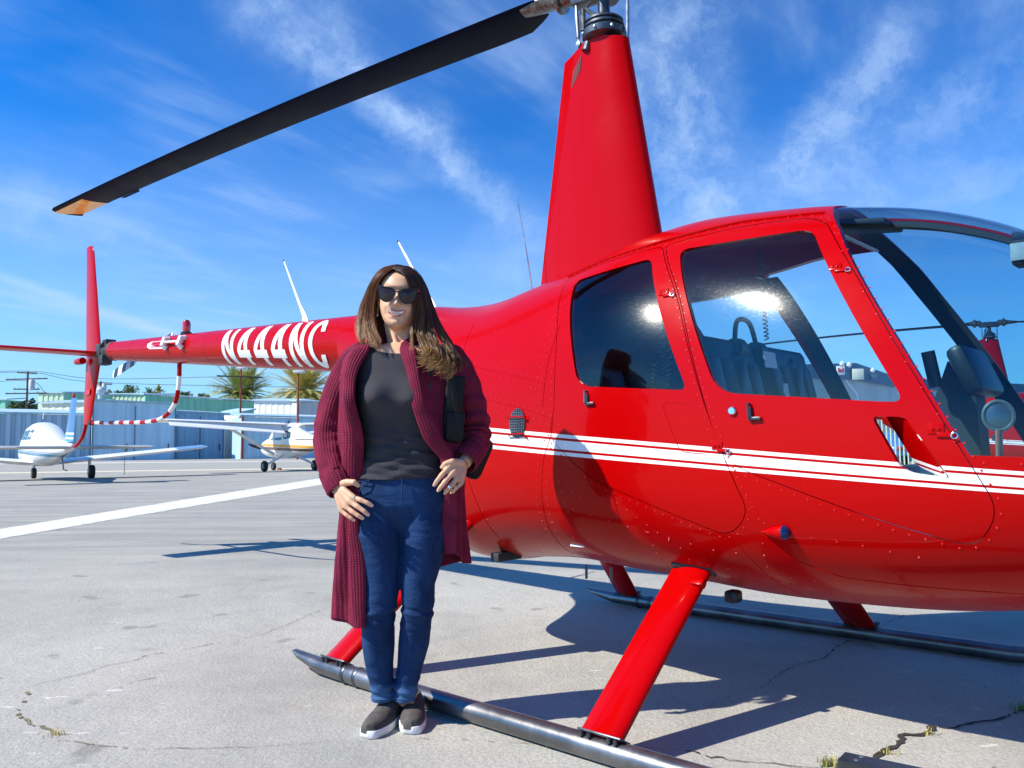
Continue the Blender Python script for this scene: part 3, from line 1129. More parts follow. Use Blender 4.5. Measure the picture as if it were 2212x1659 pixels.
# beacon and aerials
bc = MB().lathe([(.045, 0), (.045, .02), (.035, .025)], (-4.31, 0, boom(-4.31)[0] + boom(-4.31)[1] - .006), 'Z', 16).build('beacon', 'black_plastic', boom_o)
MB().lathe([(.030, .0), (.034, .03), (.033, .075), (.020, .098), (.003, .103)], (-4.31, 0, boom(-4.31)[0] + boom(-4.31)[1] + .018), 'Z', 16).build('beacon_lens', 'red_lens', bc)
def aerial(x, lean, h_):
    z0 = boom(x)[0] + boom(x)[1] - .01 if x < -1.6 else 1.755
    m = MB()
    m.tube([(x, 0, z0), (x - .015, 0, z0 + .05), (x - lean * .25, 0, z0 + .13), (x - lean, 0, z0 + h_)], [.035, .018, .010, .005], 10, flat=(.55, 1.2))
    ao = m.build('aerial', 'white_paint', heli)
    MB().lathe([(.002, -.006), (.0065, -.004), (.0065, .006), (.002, .008)], (x - lean, 0, z0 + h_), 'Z', 8).build('aerial_tip', 'black_plastic', ao)
aerial(-2.553, .283, .475)
aerial(-1.249, .313, .455)
MB().tube([(-.395, -.1, 1.72), (-.43, -.1, 1.93), (-.491, -.1, 2.225)], [.005, .003, .002], 6).build('aerial', 'steel', heli)

# tail gearbox, tail rotor
gb = MB()
gb.lathe([(.088, -5.74), (.094, -5.78), (.075, -5.80), (.05, -5.84), (.055, -5.90)], (0, 0, 1.915), 'X', 18)
gb.lathe([(.02, -.08), (.06, -.06), (.066, .05), (.04, .10), (.025, .30)], (-5.90, 0, 1.925), 'Y', 16)
gb.box((-5.93, -.03, 1.840), (.13, .10, .10), None, .015)
gb.box((-5.86, -.02, 1.995), (.10, .10, .07), None, .012)
gb.box((-5.98, -.04, 1.93), (.12, .09, .13), None, .012)
gb.tube([(-5.82, -.06, 2.02), (-5.88, -.08, 1.98), (-5.96, -.06, 1.88), (-5.92, -.04, 1.79)], .012, 6)
gb.build('tail_gearbox', 'interior_dark', heli)
trt = MB().lathe([(.02, .26), (.045, .27), (.045, .33), (.02, .345)], (-5.90, 0, 1.925), 'Y', 14).build('tail_rotor', 'dark_steel', heli)
def stripes_mat():
    m = bpy.data.materials.new('striped_blade')
    m.use_nodes = True
    t = NT(m.node_tree)
    b = m.node_tree.nodes['Principled BSDF']
    s = t.n('ShaderNodeSeparateXYZ', ins={0: t.n('ShaderNodeTexCoord').outputs['Object']})
    dd = t.math('ABSOLUTE', t.math('ADD', s.outputs[0], 5.90))
    k = t.math('GREATER_THAN', t.math('FRACT', t.math('DIVIDE', t.math('SUBTRACT', .74, dd), .20)), 0.5)
    t.set(b, 'Base Color', t.mix(k, (0.8, 0.8, 0.8, 1), (0.015, 0.015, 0.02, 1)))
    b.inputs['Roughness'].default_value = 0.35
    MATS['striped_blade'] = m
stripes_mat()
for sgn in (1, -1):
    a = R(11)
    rings = []
    for r in (.08, .16, .30, .5, .66, .69):
        ch = .11 if r > .12 else .05
        if r > .68: ch = .085
        ring = []
        for u, v in foil(ch, ch * .12, 14):
            c = u + ch * .4
            ring.append((-5.90 + sgn * (math.cos(a) * r) - math.sin(a) * c * .9, .305 + v + c * .18, 1.905 + sgn * math.sin(a) * r + math.cos(a) * c * .9))
        rings.append(ring)
    MB().loft(rings).build('tail_rotor_blade', 'striped_blade', trt, smooth=40)

# fins and stabiliser
def fin(levels, name, m_='red_paint', parent=heli, tk=.12):
    mb = MB()
    rings = []
    for z, xl, xt in levels:
        rings.append([(xl + a, b - .004, z) for a, b in foil(xl - xt, (xl - xt) * tk, 22)])
    mb.loft(rings)
    return mb.build(name, m_, parent, smooth=40)
uf = fin([(1.905, -6.085, -6.475), (1.95, -6.10, -6.478), (2.5, -6.225, -6.51), (2.95, -6.335, -6.535), (3.02, -6.365, -6.545), (3.04, -6.41, -6.54)], 'upper_fin', tk=.13)
lf = fin([(1.90, -6.085, -6.47), (1.7, -6.15, -6.48), (1.3, -6.285, -6.50), (1.235, -6.312, -6.504)], 'lower_fin', tk=.13)
MB().box((-6.33, -.030, 1.555), (.10, .004, .05)).build('placard', 'sign_red', lf)
hs_ = MB()
rings = []
for y in np.linspace(.10, -1.36, 12):
    xl = -5.98 - .09 * max(0, -y) / 1.36
    ch = .40 - .05 * max(0, -y)
    rings.append([(xl + a, y, 1.915 + b) for a, b in foil(ch, ch * .115, 22)])
hs_.loft(rings)
hs_.build('horizontal_stabilizer', 'red_paint', heli, smooth=40)
MB().lathe([(.004, -6.60), (.028, -6.57), (.034, -6.50), (.034, -6.40)], (0, -.06, 1.868), 'X', 14).build('tail_light', 'red_paint', heli)

# tail rotor guard, red and white bands
gp = catmull([(-4.422, 0, boom(-4.42)[0] - boom(-4.42)[1] + .01), (-4.43, 0, 1.52), (-4.49, 0, 1.367), (-4.686, 0, 1.257), (-5.003, 0, 1.222), (-5.6, 0, 1.232), (-6.29, 0, 1.25)], 24)
cum = [0]
for a, b in zip(gp[:-1], gp[1:]):
    cum.append(cum[-1] + math.dist(a, b))
nb = 19
guard = thing('tmp', 'x', 'x')
bpy.data.objects.remove(guard, do_unlink=True)
guard = None
for k in range(nb):
    s0, s1 = cum[-1] * k / nb, cum[-1] * (k + 1) / nb
    pts = []
    for s in np.linspace(s0, s1, 8):
        i = min(len(gp) - 2, int(np.searchsorted(cum, s, 'right')) - 1)
        t = (s - cum[i]) / max(1e-6, cum[i + 1] - cum[i])
        pts.append(tuple(np.array(gp[i]) * (1 - t) + np.array(gp[i + 1]) * t))
    mb = MB().tube(pts, .0185, 12)
    nm = 'red_paint' if k % 2 == 0 else 'white_paint'
    if guard is None:
        guard = mb.build('tail_guard', nm, heli)
    else:
        mb.build('guard_band', nm, guard)
MB().lathe([(.026, -6.33), (.026, -6.27)], (0, 0, 1.25), 'X', 12).build('guard_clamp', 'black_plastic', guard)
MB().tube(catmull([(-6.435, 0, 1.245), (-6.45, 0, 1.20), (-6.52, 0, 1.11), (-6.66, 0, 1.035), (-6.74, 0, 1.02)], 6), .017, 10).build('tail_skid', 'red_paint', heli)

# ---- landing gear
YS = 1.055
for sgn in (-1, 1):
    pts = [(-.985, sgn * YS, .075), (-.93, sgn * YS, .062), (-.78, sgn * YS, .042), (-.55, sgn * YS, .040)] + [(x, sgn * YS, .040) for x in np.linspace(-.3, 1.35, 10)] + [(1.50, sgn * YS, .048), (1.62, sgn * YS, .085), (1.72, sgn * YS, .15), (1.80, sgn * YS, .225)]
    rad = [.010, .020, .033, .037] + [.037] * 10 + [.037, .037, .036, .034]
    fl = [(1.6, .5), (1.4, .8), (1.05, 1), (1, 1)] + [(1, 1)] * 14
    sk_ = MB().tube(pts, rad, 22, flat=fl).build('landing_skid', 'skid_metal', heli)
    for xf, xt_, zt_, yt in ((.722, .705, .545, .43), (-.664, -.52, .62, .45)):
        rings = []
        for t in np.linspace(0, 1, 8):
            x = xf * (1 - t) + xt_ * t
            y = YS * (1 - t) + yt * t
            z = .075 * (1 - t) + zt_ * t
            ring = []
            for a, b in foil(.160, .052, 26):
                ring.append((x + a + .062, sgn * (y + b * .65), z + b * .76))
            rings.append(ring)
        so_ = MB().loft(rings).build('skid_strut', 'red_paint', heli, smooth=40)
        if xf > 0:
            jb_ = MB().box((xt_ - .01, sgn * (yt + .035), zt_ - .025), (.17, .06, .03), Euler((R(sgn * 40), 0, 0)).to_matrix(), .01)
            jb_.build('strut_socket', 'interior_dark', so_)
            MB().box((xt_ + .05, sgn * (yt + .115), zt_ - .065), (.055, .03, .03), Euler((R(sgn * 50), 0, 0)).to_matrix(), .008).build('strut_cap', 'red_paint', so_)
        pl_ = MB()
        pl_.box((xf - .01, sgn * (YS - .006), .0795), (.165, .062, .008), Euler((R(sgn * 28), 0, 0)).to_matrix(), .003)
        for dx in (-.075, -.045, .03, .055):
            pl_.lathe([(.001, .014), (.007, .013), (.007, 0)], (xf + dx, sgn * (YS + .022), .074), 'Z', 8)
        pl_.build('mounting_plate', 'dark_steel', so_)
    for x in (-.60, -.52):
        MB().lathe([(.0378, x), (.040, x + .004), (.040, x + .018), (.0378, x + .022)], (0, sgn * YS, .040), 'X', 20).build('skid_clamp', 'dark_steel', sk_)

# ---- cabin interior
MB().box((.72, 0, .56), (1.5, .80, .02)).build('cabin_floor', 'interior_dark', heli)
fw = MB()
fw.prism([(.0, .60), (.60, .60), (.60, .74), (.12, .74), (.04, 1.15), (-.05, 1.15)], -.42, .42)
fw.build('rear_bulkhead', 'interior_dark', heli)
def seat(x, y, zt_):
    m = MB()
    m.box((x + .22, y, .80), (.48, .44, .12), Euler((0, R(-6), 0)).to_matrix(), .04)
    s = m.build('seat', 'seat_leather', heli, smooth=50)
    bk = MB()
    r_ = Euler((0, R(-13), 0)).to_matrix()
    bk.box((x - .045, y, (.84 + zt_) / 2), (.085, .44, zt_ - .80), r_, .035)
    bo = bk.build('backrest', 'seat_leather', s, smooth=50)
    pt = MB()
    for k in range(4):
        yy = y - .150 + k * .10
        pt.box((x + .002, yy, (.86 + zt_) / 2 - .02), (.022, .082, zt_ - .95), r_, .010)
    pt.build('pleat', 'seat_leather', bo, smooth=50)
    sb = MB()
    L_ = [(x + .012 - .075 * t, y + .05 - .26 * t, 1.28 - .30 * t + 0) for t in np.linspace(0, 1, 6)]
    sb.tube([(x - .085, y + .05, zt_), (x - .02, y + .05, zt_ - .06), (x + .03, y - .06, 1.08), (x + .05, y - .20, .92)], .018, 6, flat=(1.2, .15))
    sb.build('seat_belt', 'black_plastic', s)
    return s
for y in (-.25, .25):
    seat(.80, y, 1.36)
    seat(.16, y, 1.30)
co = MB()
co.prism([(1.40, .57), (1.58, .57), (1.55, .86), (1.54, 1.17), (1.46, 1.24), (1.40, 1.08), (1.44, .86)], -.06, .06)
con = co.build('instrument_console', 'interior_dark', heli)
ph = MB()
ph.box((1.535, -.02, 1.20), (.06, .30, .17), Euler((0, R(-22), 0)).to_matrix(), .02)
ph.tube([(1.44, -.13, 1.15), (1.425, -.15, 1.27)], .022, 12)
ph.build('instrument_panel', 'black_plastic', con)
cy = MB()
cy.tube([(1.20, 0, .56), (1.23, 0, .70), (1.18, 0, .82)], .016, 8)
cy.tube([(1.18, -.24, .835), (1.18, .24, .835)], .012, 8)
for y in (-.24, .24):
    cy.tube([(1.18, y, .835), (1.20, y, .74)], .017, 8)
cy.build('cyclic_stick', 'black_plastic', heli)
# clear suction mount on the windshield
sx, sz = 1.715, 1.035
so2 = Vector((sx, hull_y(sx, sz) + .016, sz))
rr = skin_rot(sx, sz)
dm = MB()
b = MB().lathe([(.030, 0), (.040, .002), (.046, .008), (.040, .010), (.032, .004)], (0, 0, 0), 'Z', 28)
dm.add([tuple(so2 + rr @ Vector((p[0] * .9, p[1], p[2] - .012))) for p in b.v], b.f)
dm.tube([tuple(so2 + rr @ Vector(p)) for p in ((0, -.04, -.006), (0, -.075, -.006), (0, -.125, -.012))], .021, 10, flat=(1, .4))
su = dm.build('suction_mount', mat('clear_grey', (.13, .13, .12), .4), heli)
b = MB().lathe([(.001, .006), (.018, .005), (.033, .001), (.034, -.004)], (0, 0, 0), 'Z', 28)
MB().add([tuple(so2 + rr @ Vector((p[0] * .9, p[1], p[2] - .006))) for p in b.v], b.f).build('suction_cup', mat('cup_glass', (.20, .21, .21), .22, metal=.7), su)
# headsets on their coiled cords, hanging from the roof
def coil(a, b, turns, r, n=14):
    a, b = Vector(a), Vector(b)
    d_ = (b - a)
    s = d_.orthogonal().normalized()
    q = s.cross(d_.normalized())
    o = []
    for i in range(turns * n + 1):
        t = i / (turns * n)
        o.append(tuple(a + d_ * t + s * math.cos(t * turns * 2 * math.pi) * r + q * math.sin(t * turns * 2 * math.pi) * r))
    return o
for (x, y, z0, z1, tn) in ((.70, .12, 1.78, 1.40, 22), (.40, -.20, 1.74, 1.26, 26)):
    MB().tube(coil((x, y, z0), (x + .02, y, z1), tn, .009, 7), .0028, 4).build('headset_cord', 'black_plastic', heli)
u_ = catmull([(.44, -.30, 1.30), (.445, -.32, 1.20), (.48, -.34, 1.165), (.52, -.34, 1.20), (.53, -.33, 1.32), (.53, -.30, 1.60)], 40)
cpts = []
for i, p in enumerate(u_):
    a = i * .95
    cpts.append((p[0] + math.cos(a) * .009, p[1] + math.sin(a) * .009, p[2]))
MB().tube(cpts, .0035, 4).build('headset_cord', 'black_plastic', heli)
hsx = MB()
hsx.lathe([(.01, -.03), (.042, -.025), (.045, .02), (.02, .03)], (.72, -.15, 1.34), 'Y', 14)
hsx.lathe([(.01, -.03), (.042, -.025), (.045, .02), (.02, .03)], (.72, .02, 1.34), 'Y', 14)
hsx.tube(catmull([(.72, -.16, 1.36), (.71, -.12, 1.45), (.71, -.06, 1.47), (.71, 0, 1.45), (.72, .03, 1.36)], 5), .010, 8)
hsx.build('headset', 'black_plastic', heli)
MB().box((.80, -.02, 1.30), (.004, .10, .065), Euler((0, R(-8), 0)).to_matrix()).build('paper_card', 'paper', heli)
MB().box((.88, -.05, 1.15), (.004, .035, .10), Euler((0, R(-8), 0)).to_matrix()).build('paper_card', 'paper', heli)
MB().box((1.18, .0, 1.775), (.22, .20, .02), Euler((0, R(8), 0)).to_matrix(), .006).build('overhead_console', 'interior_dark', heli)
sv = MB()
sv.box((1.13, -.05, 1.735), (.03, .62, .010), Euler((0, R(20), 0)).to_matrix(), .003)
sv.build('sun_visor', 'paper', heli)

# ---- a second helicopter of the same kind beyond the first
heli2 = copy_tree(heli)
for _o in [o for o in bpy.data.objects if o.name.startswith('letter')]:      # the far one's registration is not readable
    _r = _o
    while _r.parent:
        _r = _r.parent
    if _r is heli2:
        bpy.data.objects.remove(_o, do_unlink=True)
heli2.location = (8.95, 15.4, 0)
heli2.rotation_euler = (0, 0, R(-28))
tag(heli2, 'second red helicopter parked farther off, seen through the windshield of the near one', 'helicopter', 'red helicopters on the apron')
# ================================================================== THE WOMAN
def ray_dir(u, v):
    """viewing direction of a point of the 2212 x 1659 tracing"""
    return np.array([(u - 1106.0) / 1790.0, 1.0, -(v - 829.5) / 1790.0]) @ _M

def trace(u, v, Y):
    """traced outline point set at its own real distance Y"""
    r_ = ray_dir(u, v)
    t = Y / r_[1]
    return Vector((r_[0] * t, Y, CAM_H + r_[2] * t))

def on_ground(u, v):
    r_ = ray_dir(u, v)
    t = -CAM_H / r_[2]
    return Vector((r_[0] * t, r_[1] * t, 0.0))

BASE = Vector((-0.423, 2.95, 0.0))
def T(u, v, dy=0.0):
    return trace(u, v, BASE.y + dy) - BASE
PXM = 2.95 / 1790.0

def ell_ring(v, cu, hw, fd, bd, n=40, p=2.2, dv=None, dy0=0.0):
    """torso slice: half width in tracing units, depths in metres"""
    o = []
    for k in range(n):
        a = 2 * math.pi * k / n
        c, s = math.cos(a), math.sin(a)
        x = math.copysign(abs(c) ** (2 / p), c) * hw
        y = math.copysign(abs(s) ** (2 / p), s) * (bd if s > 0 else fd) + dy0
        vv = v + (dv(c, s) if dv else 0)
        q = T(cu + x, vv, 0.0)
        o.append((q.x, q.y + y, q.z))
    return o

# ---- head
HC = T(864.5, 638.5, 0.0)
HROT = Euler((R(3), R(5.5), R(2.5))).to_matrix()
def hw_(z): return float(np.interp(z, [-.128, -.118, -.105, -.09, -.07, -.045, -.02, .01, .035, .060, .078, .088, .092], [.014, .028, .043, .053, .0615, .068, .071, .0725, .072, .063, .045, .022, .006]))
def yf_(z): return float(np.interp(z, [-.128, -.122, -.112, -.10, -.085, -.07, -.05, -.03, -.01, .005, .02, .035, .052, .068, .080, .088, .092], [.040, .066, .080, .084, .083, .085, .085, .083, .080, .081, .087, .086, .080, .064, .042, .020, .004]))
def yb_(z): return float(np.interp(z, [-.128, -.11, -.08, -.05, -.02, .02, .055, .075, .086, .092], [.02, .03, .05, .068, .085, .098, .088, .060, .030, .004]))
def g2(x, z, cx, cz, sx, sz): return math.exp(-((x - cx) / sx) ** 2 - ((z - cz) / sz) ** 2)
def bump_(x, z):
    b = 0.0
    t = min(1, max(0, (.004 - z) / .044))          # nose bridge to tip
    if -.060 < z < .014:
        wdt = .0065 + .0045 * t
        fall = 1.0 if z > -.041 else max(0, 1 - (-.041 - z) / .011) ** .6
        b += (.007 + .019 * t ** 1.15) * math.exp(-(x / wdt) ** 2) * fall * (1 if z < .004 else (.014 - z) / .010)
    b += .0075 * (g2(x, z, -.0125, -.043, .0060, .0065) + g2(x, z, .0125, -.043, .0060, .0065))
    b += .006 * (g2(x, z, -.040, -.050, .020, .017) + g2(x, z, .040, -.050, .020, .017))   # smiling cheeks
    b -= .006 * (g2(x, z, -.031, .000, .017, .012) + g2(x, z, .031, .000, .017, .012))      # eye sockets
    b += .004 * g2(x, z, 0, .022, .045, .010)
    b -= .0035 * (g2(x, z, -.036, -.066, .006, .014) + g2(x, z, .036, -.066, .006, .014))   # smile folds
    b += .0055 * g2(x, z, 0, -.108, .017, .011)                                             # chin
    b -= .004 * g2(x, z, 0, -.094, .018, .006)
    b += .0035 * g2(x, z, 0, -.066, .024, .007)
    b += .0040 * g2(x, z, 0, -.086, .020, .006)
    b -= .004 * g2(x, z, 0, -.076, .026, .0045)
    return b
def face_y(x, z):
    h_ = hw_(z)
    p = 2.25
    q = max(0.0, 1 - min(1, abs(x) / h_) ** p) ** (1 / p)
    return -(yf_(z) * q + bump_(x, z) * min(1, q * 3))
def HT(p):
    return HROT @ Vector(p) + HC

skin = MB()
rings = []
zs = list(np.linspace(-.128, -.122, 3)) + list(np.linspace(-.119, .08, 92)) + [.083, .086, .089, .091, .092]
for z in zs:
    ring = []
    h_ = hw_(z)
    N = 132
    for k in range(N):
        a = 2 * math.pi * k / N
        c, s = math.cos(a), math.sin(a)
        p = 2.25
        x = math.copysign(abs(c) ** (2 / p), c) * h_
        y = face_y(x, z) if s < 0 else yb_(z) * abs(s) ** (2 / p)
        ring.append(tuple(HT((x, y, z))))
    rings.append(ring)
skin.loft(rings)
for s in (-1, 1):   # ears
    rings = []
    for t in np.linspace(-1, 1, 9):
        rr_ = math.sqrt(max(.02, 1 - t * t))
        rings.append([tuple(HT((s * (.066 + .010 * rr_ * math.cos(a) + .004), .012 + .018 * rr_ * math.sin(a), -.022 + .032 * t))) for a in np.linspace(0, 2 * math.pi, 10, endpoint=False)])
    skin.loft(rings)
# neck, shoulders, trunk
skin.tube([tuple(HT((0, .028, -.03))), tuple(HT((0, .022, -.105))), tuple(T(864, 728, .030)), tuple(T(866, 752, .032)), tuple(T(866, 775, .035))], [.050, .050, .048, .054, .062], 24)
for s in (-1, 1):   # collar bones and neck cords
    skin.tube([tuple(T(866 + s * 5, 757, -.042)), tuple(T(866 + s * 28, 752, -.046)), tuple(T(866 + s * 62, 748, -.018))], [.0085, .008, .010], 8)
    skin.tube([tuple(HT((s * .048, .03, -.055))), tuple(T(866 + s * 6, 755, -.036))], [.014, .008], 8)
tr_r = [(742, 866, 30, .035, .075), (750, 866, 62, .050, .085), (760, 867, 84, .065, .09), (775, 868, 94, .08, .095), (810, 866, 84, .088, .09), (860, 863, 76, .090, .09), (930, 864, 70, .078, .08), (1000, 866, 76, .080, .085), (1060, 868, 82, .075, .09), (1105, 868, 66, .055, .075)]
skin.loft([ell_ring(*r_) for r_ in tr_r])
LEG_R = [(1100, 822, 44, .0), (1152, 817, 52, .0), (1208, 821, 45, -.005), (1264, 824, 39, -.012), (1300, 821, 36.5, -.018), (1321, 818.5, 35.5, -.018), (1349, 816.5, 35, -.006), (1391, 817.5, 34.5, .012), (1433, 819, 30, .024), (1475, 824, 25.5, .032), (1513, 826, 22, .034)]
LEG_L = [(1100, 916, 46, .0), (1152, 919, 50, .0), (1208, 912, 44, -.005), (1264, 902, 36.5, -.012), (1292, 903.5, 35, -.018), (1321, 902, 33.5, -.018), (1349, 898, 33, -.006), (1391, 894, 33, .012), (1433, 887, 28, .024), (1475, 879, 25, .032), (1513, 875, 22.5, .034)]
for L in (LEG_R, LEG_L):
    skin.tube([tuple(T(u, v, dy)) for v, u, hw, dy in L] , [hw * PXM * .80 for v, u, hw, dy in L], 18)
FOOT = []
for (tu, tv), dirx in (((792, 1597), .30), ((888, 1588), -.06)):
    toe = on_ground(tu, tv) - BASE
    back = Vector((dirx, 1.0, 0)).normalized()
    FOOT.append((toe, back))
for (toe, back), L in zip(FOOT, (LEG_R, LEG_L)):
    v, u, hw, dy = L[-1]
    a = T(u, v, dy)
    hl = toe + back * .215
    skin.tube([tuple(a), (a.x * .4 + hl.x * .6, a.y * .4 + hl.y * .6, .10), (hl.x, hl.y, .055)], [.032, .029, .026], 16)
    skin.tube([(hl.x, hl.y, .050), tuple(toe + back * .12 + Vector((0, 0, .038))), tuple(toe + back * .05 + Vector((0, 0, .034)))], [.024, .018, .012], 14)
ARM_R = [(778, 772, .035), (742, 840, .045), (712, 938, .045), (716, 1000, -.005), (722, 1047, -.050)]
ARM_L = [(962, 775, .035), (1000, 840, .05), (1028, 935, .06), (1018, 975, .0), (1002, 1001, -.060)]
for A in (ARM_R, ARM_L):
    skin.tube([tuple(T(*q)) for q in A], [.045, .042, .036, .030, .0235], 16)
# hands: metacarpals and five separate fingers
HAND_R = dict(wrist=(724, 1046, -.052), fingers=[
    [(762, 1074, -.106), (779, 1080, -.119), (793, 1086, -.123), (806, 1094, -.119)],
    [(755, 1083, -.104), (772, 1094, -.119), (786, 1104, -.123), (798, 1114, -.118)],
    [(747, 1094, -.096), (762, 1106, -.110), (774, 1114, -.114), (786, 1121.5, -.110)],
    [(738, 1103, -.085), (749, 1113, -.097), (758, 1119, -.100), (767, 1125.5, -.097)]],
    thumb=[(731, 1048, -.062), (750, 1042, -.088), (766, 1042, -.106), (777, 1051, -.103)])
for _k in range(4):
    HAND_R['fingers'][_k] = [(a, b, c - .022) for a, b, c in HAND_R['fingers'][_k]]
HAND_R['thumb'] = [(a, b, c - .020) for a, b, c in HAND_R['thumb']]
HAND_R['wrist'] = (724, 1046, -.068)
HAND_L = dict(wrist=(1003, 1001, -.062), fingers=[
    [(971, 1008, -.117), (954, 1026, -.136), (944, 1039, -.133), (937, 1050, -.124)],
    [(978, 1021, -.119), (961, 1041, -.138), (952, 1052, -.133), (946, 1061, -.123)],
    [(988, 1033, -.113), (973, 1051, -.131), (965, 1060, -.127), (961, 1066, -.117)],
    [(997, 1043, -.101), (985, 1054, -.117), (979, 1061, -.113), (975, 1065, -.105)]],
    thumb=[(997, 1000, -.088), (976, 997, -.114), (961, 1003, -.119), (953, 1012, -.113)])
NAILS = []
for H in (HAND_R, HAND_L):
    w0 = T(*H['wrist'])
    for i, F_ in enumerate(H['fingers']):
        P = [T(*q) for q in F_]
        s = [1.0, 1.03, .98, .84][i]
        skin.tube([tuple(w0 * .88 + P[0] * .12), tuple(w0 * .45 + P[0] * .55 + Vector((0, -.004, .002))), tuple(P[0])], [.0135, .0125, .0115 * s], 12, cap=True)
        pp = [P[0], P[0] * .5 + P[1] * .5, P[1], P[1] * .5 + P[2] * .5, P[2], P[2] * .35 + P[3] * .65, P[3]]
        skin.tube([tuple(q) for q in pp], [.0112 * s, .0088 * s, .0092 * s, .0080 * s, .0081 * s, .0074 * s, .0050 * s], 12)
        NAILS.append((P[2], P[3], s))
    P = [T(*q) for q in H['thumb']]
    skin.tube([tuple(w0 * .6 + P[0] * .4)] + [tuple(q) for q in P], [.013, .015, .0125, .0105, .0070], 12)
body_me = remesh(skin.mesh('body', ['red_paint'], smooth=0), .0026, 3)
def skin_mat():
    m = bpy.data.materials.new('skin')
    m.use_nodes = True
    t = NT(m.node_tree)
    b = m.node_tree.nodes['Principled BSDF']
    tcn = t.n('ShaderNodeTexCoord').outputs['Object']
    f = t.noise(tcn, 45.0, 4.0, .6)
    f2 = t.ramp(t.noise(tcn, 14.0, 2.0), .35, .7)
    a = t.mix(f2, (.60, .35, .215, 1), (.67, .385, .245, 1))
    a = t.mix(t.math('MULTIPLY', t.ramp(f, .5, .8), .25), a, (.52, .26, .18, 1))
    t.set(b, 'Base Color', a)
    b.inputs['Roughness'].default_value = .48
    b.inputs['Subsurface Weight'].default_value = .08
    b.inputs['Subsurface Radius'].default_value = (.010, .004, .002)
    b.inputs['Specular IOR Level'].default_value = .35
    bn = t.n('ShaderNodeBump', ins={'Strength': .12, 'Distance': .001, 'Height': t.noise(tcn, 420.0, 2.0)})
    t.set(b, 'Normal', bn.outputs[0])
    MATS['skin'] = m
skin_mat()
set_mats(body_me, ['skin'])
person = link('person', body_me, None, BASE)
tag(person, 'woman in burgundy cardigan, dark top and blue jeans, with sunglasses and long brown hair', 'person')

mat('lips', (.46, .15, .12), .4)
mat('teeth', (.82, .79, .72), .25)
mat('mouth_dark', (.06, .012, .012), .6)
mat('nail', (.70, .45, .38), .2, coat=.4)

# mouth
def F3(x, z, off):
    return tuple(HT((x, face_y(x, z) - off, z)))
MW = .0295
def zc_m(x): return -.0735 + .0105 * (x / MW) ** 2          # smile curve through the teeth
mt = MB()
rows = []
for x in np.linspace(-MW * .93, MW * .93, 21):
    e = max(0, 1 - (x / (MW * .97)) ** 2) ** .5
    up, dn = zc_m(x) + .0046 * e, zc_m(x) - .0062 * e
    rows.append([F3(x, up, .0012), F3(x, (up + dn) / 2, .0022), F3(x, dn, .0014)])
vs = [p for r_ in rows for p in r_]
fs = [(i * 3 + j, i * 3 + 3 + j, i * 3 + 4 + j, i * 3 + 1 + j) for i in range(20) for j in range(2)]
mt.add(vs, fs)
mt.build('teeth', 'teeth', person, fix=False)
gm_ = MB()
for x in (-.0175, -.0125, -.0077, -.0035, .0, .0035, .0077, .0125, .0175):
    if x == 0 or abs(x) > .001:
        gm_.tube([F3(x, zc_m(x) + .0035, .0024), F3(x, zc_m(x) - .0045, .0024)], .00022, 4)
gm_.build('tooth_gaps', 'mouth_dark', person)['kind'] = 'stuff'
lp = MB()
N = 25
up_p, lo_p, ur, lr = [], [], [], []
for x in np.linspace(-MW, MW, N):
    e = max(0, 1 - (x / MW) ** 2) ** .5
    bow_d = .0012 * math.exp(-(x / .004) ** 2)
    up_p.append(F3(x, zc_m(x) + .0046 * e + .0030 * e - bow_d, .0006 + .0022 * e))
    lo_p.append(F3(x, zc_m(x) - .0062 * e - .0032 * e, .0006 + .0028 * e))
    ur.append(.0006 + .0022 * e)
    lr.append(.0006 + .0029 * e)
lp.tube(up_p, ur, 10)
lp.tube(lo_p, lr, 10)
lp.build('lips', 'lips', person)

def HTg(p):
    return HT((p[0], p[1], p[2] - .0095))
# sunglasses
sgm = MB()
lens = MB()
def gy(x): return -.103 + 2.6 * x * x
for s in (-1, 1):
    O_ = [(.006, .009), (.014, .017), (.028, .0215), (.044, .022), (.058, .0245), (.0665, .021), (.067, .008), (.063, -.007), (.054, -.021), (.040, -.0285), (.026, -.027), (.014, -.017), (.007, -.003)]
    out_ = chaikin([(a * s, b - .001) for a, b in O_], 2)
    L3 = [HTg((a, gy(a), b)) for a, b in out_]
    sgm.tube([tuple(p) for p in L3] + [tuple(L3[0])], .0017, 8, cap=False)
    sgm.tube([tuple(HTg((a * s, gy(a) - .0008, b))) for a, b in catmull([(.008, .010), (.018, .0185), (.032, .022), (.048, .0225), (.060, .0255), (.0705, .0275)], 4)], [.0024] * 16 + [.0028] * 4 + [.0034], 8)
    c = HTg((.036 * s, gy(.036) - .0035, -.003))
    k = len(L3)
    mid = [tuple(p * .5 + c * .5 + Vector((0, -.0006, 0))) for p in L3]
    vs = [tuple(p) for p in L3] + mid + [tuple(c)]
    fs = [(i, (i + 1) % k, k + (i + 1) % k, k + i) for i in range(k)] + [(k + i, k + (i + 1) % k, 2 * k) for i in range(k)]
    lens.add(vs, fs)
    sgm.tube([tuple(HTg((.068 * s, gy(.068) - .001, .022))), tuple(HTg((.074 * s, gy(.07) + .015, .021))), tuple(HTg((.076 * s, .01, .010)))], [.0042, .0036, .0022], 8, flat=(.5, 1.4))
sgm.tube([tuple(HTg((x, gy(x) - .001, .006 + .0035 * (1 - (x / .008) ** 2)))) for x in np.linspace(-.008, .008, 7)], .0026, 8)
mat('glasses_frame', (.008, .012, .018), .25, spec=.4)
mat('glasses_lens', (.030, .014, .016), .04, spec=.35)
glasses = sgm.build('sunglasses', 'glasses_frame', person)
lens.build('lens', 'glasses_lens', glasses, smooth=60)

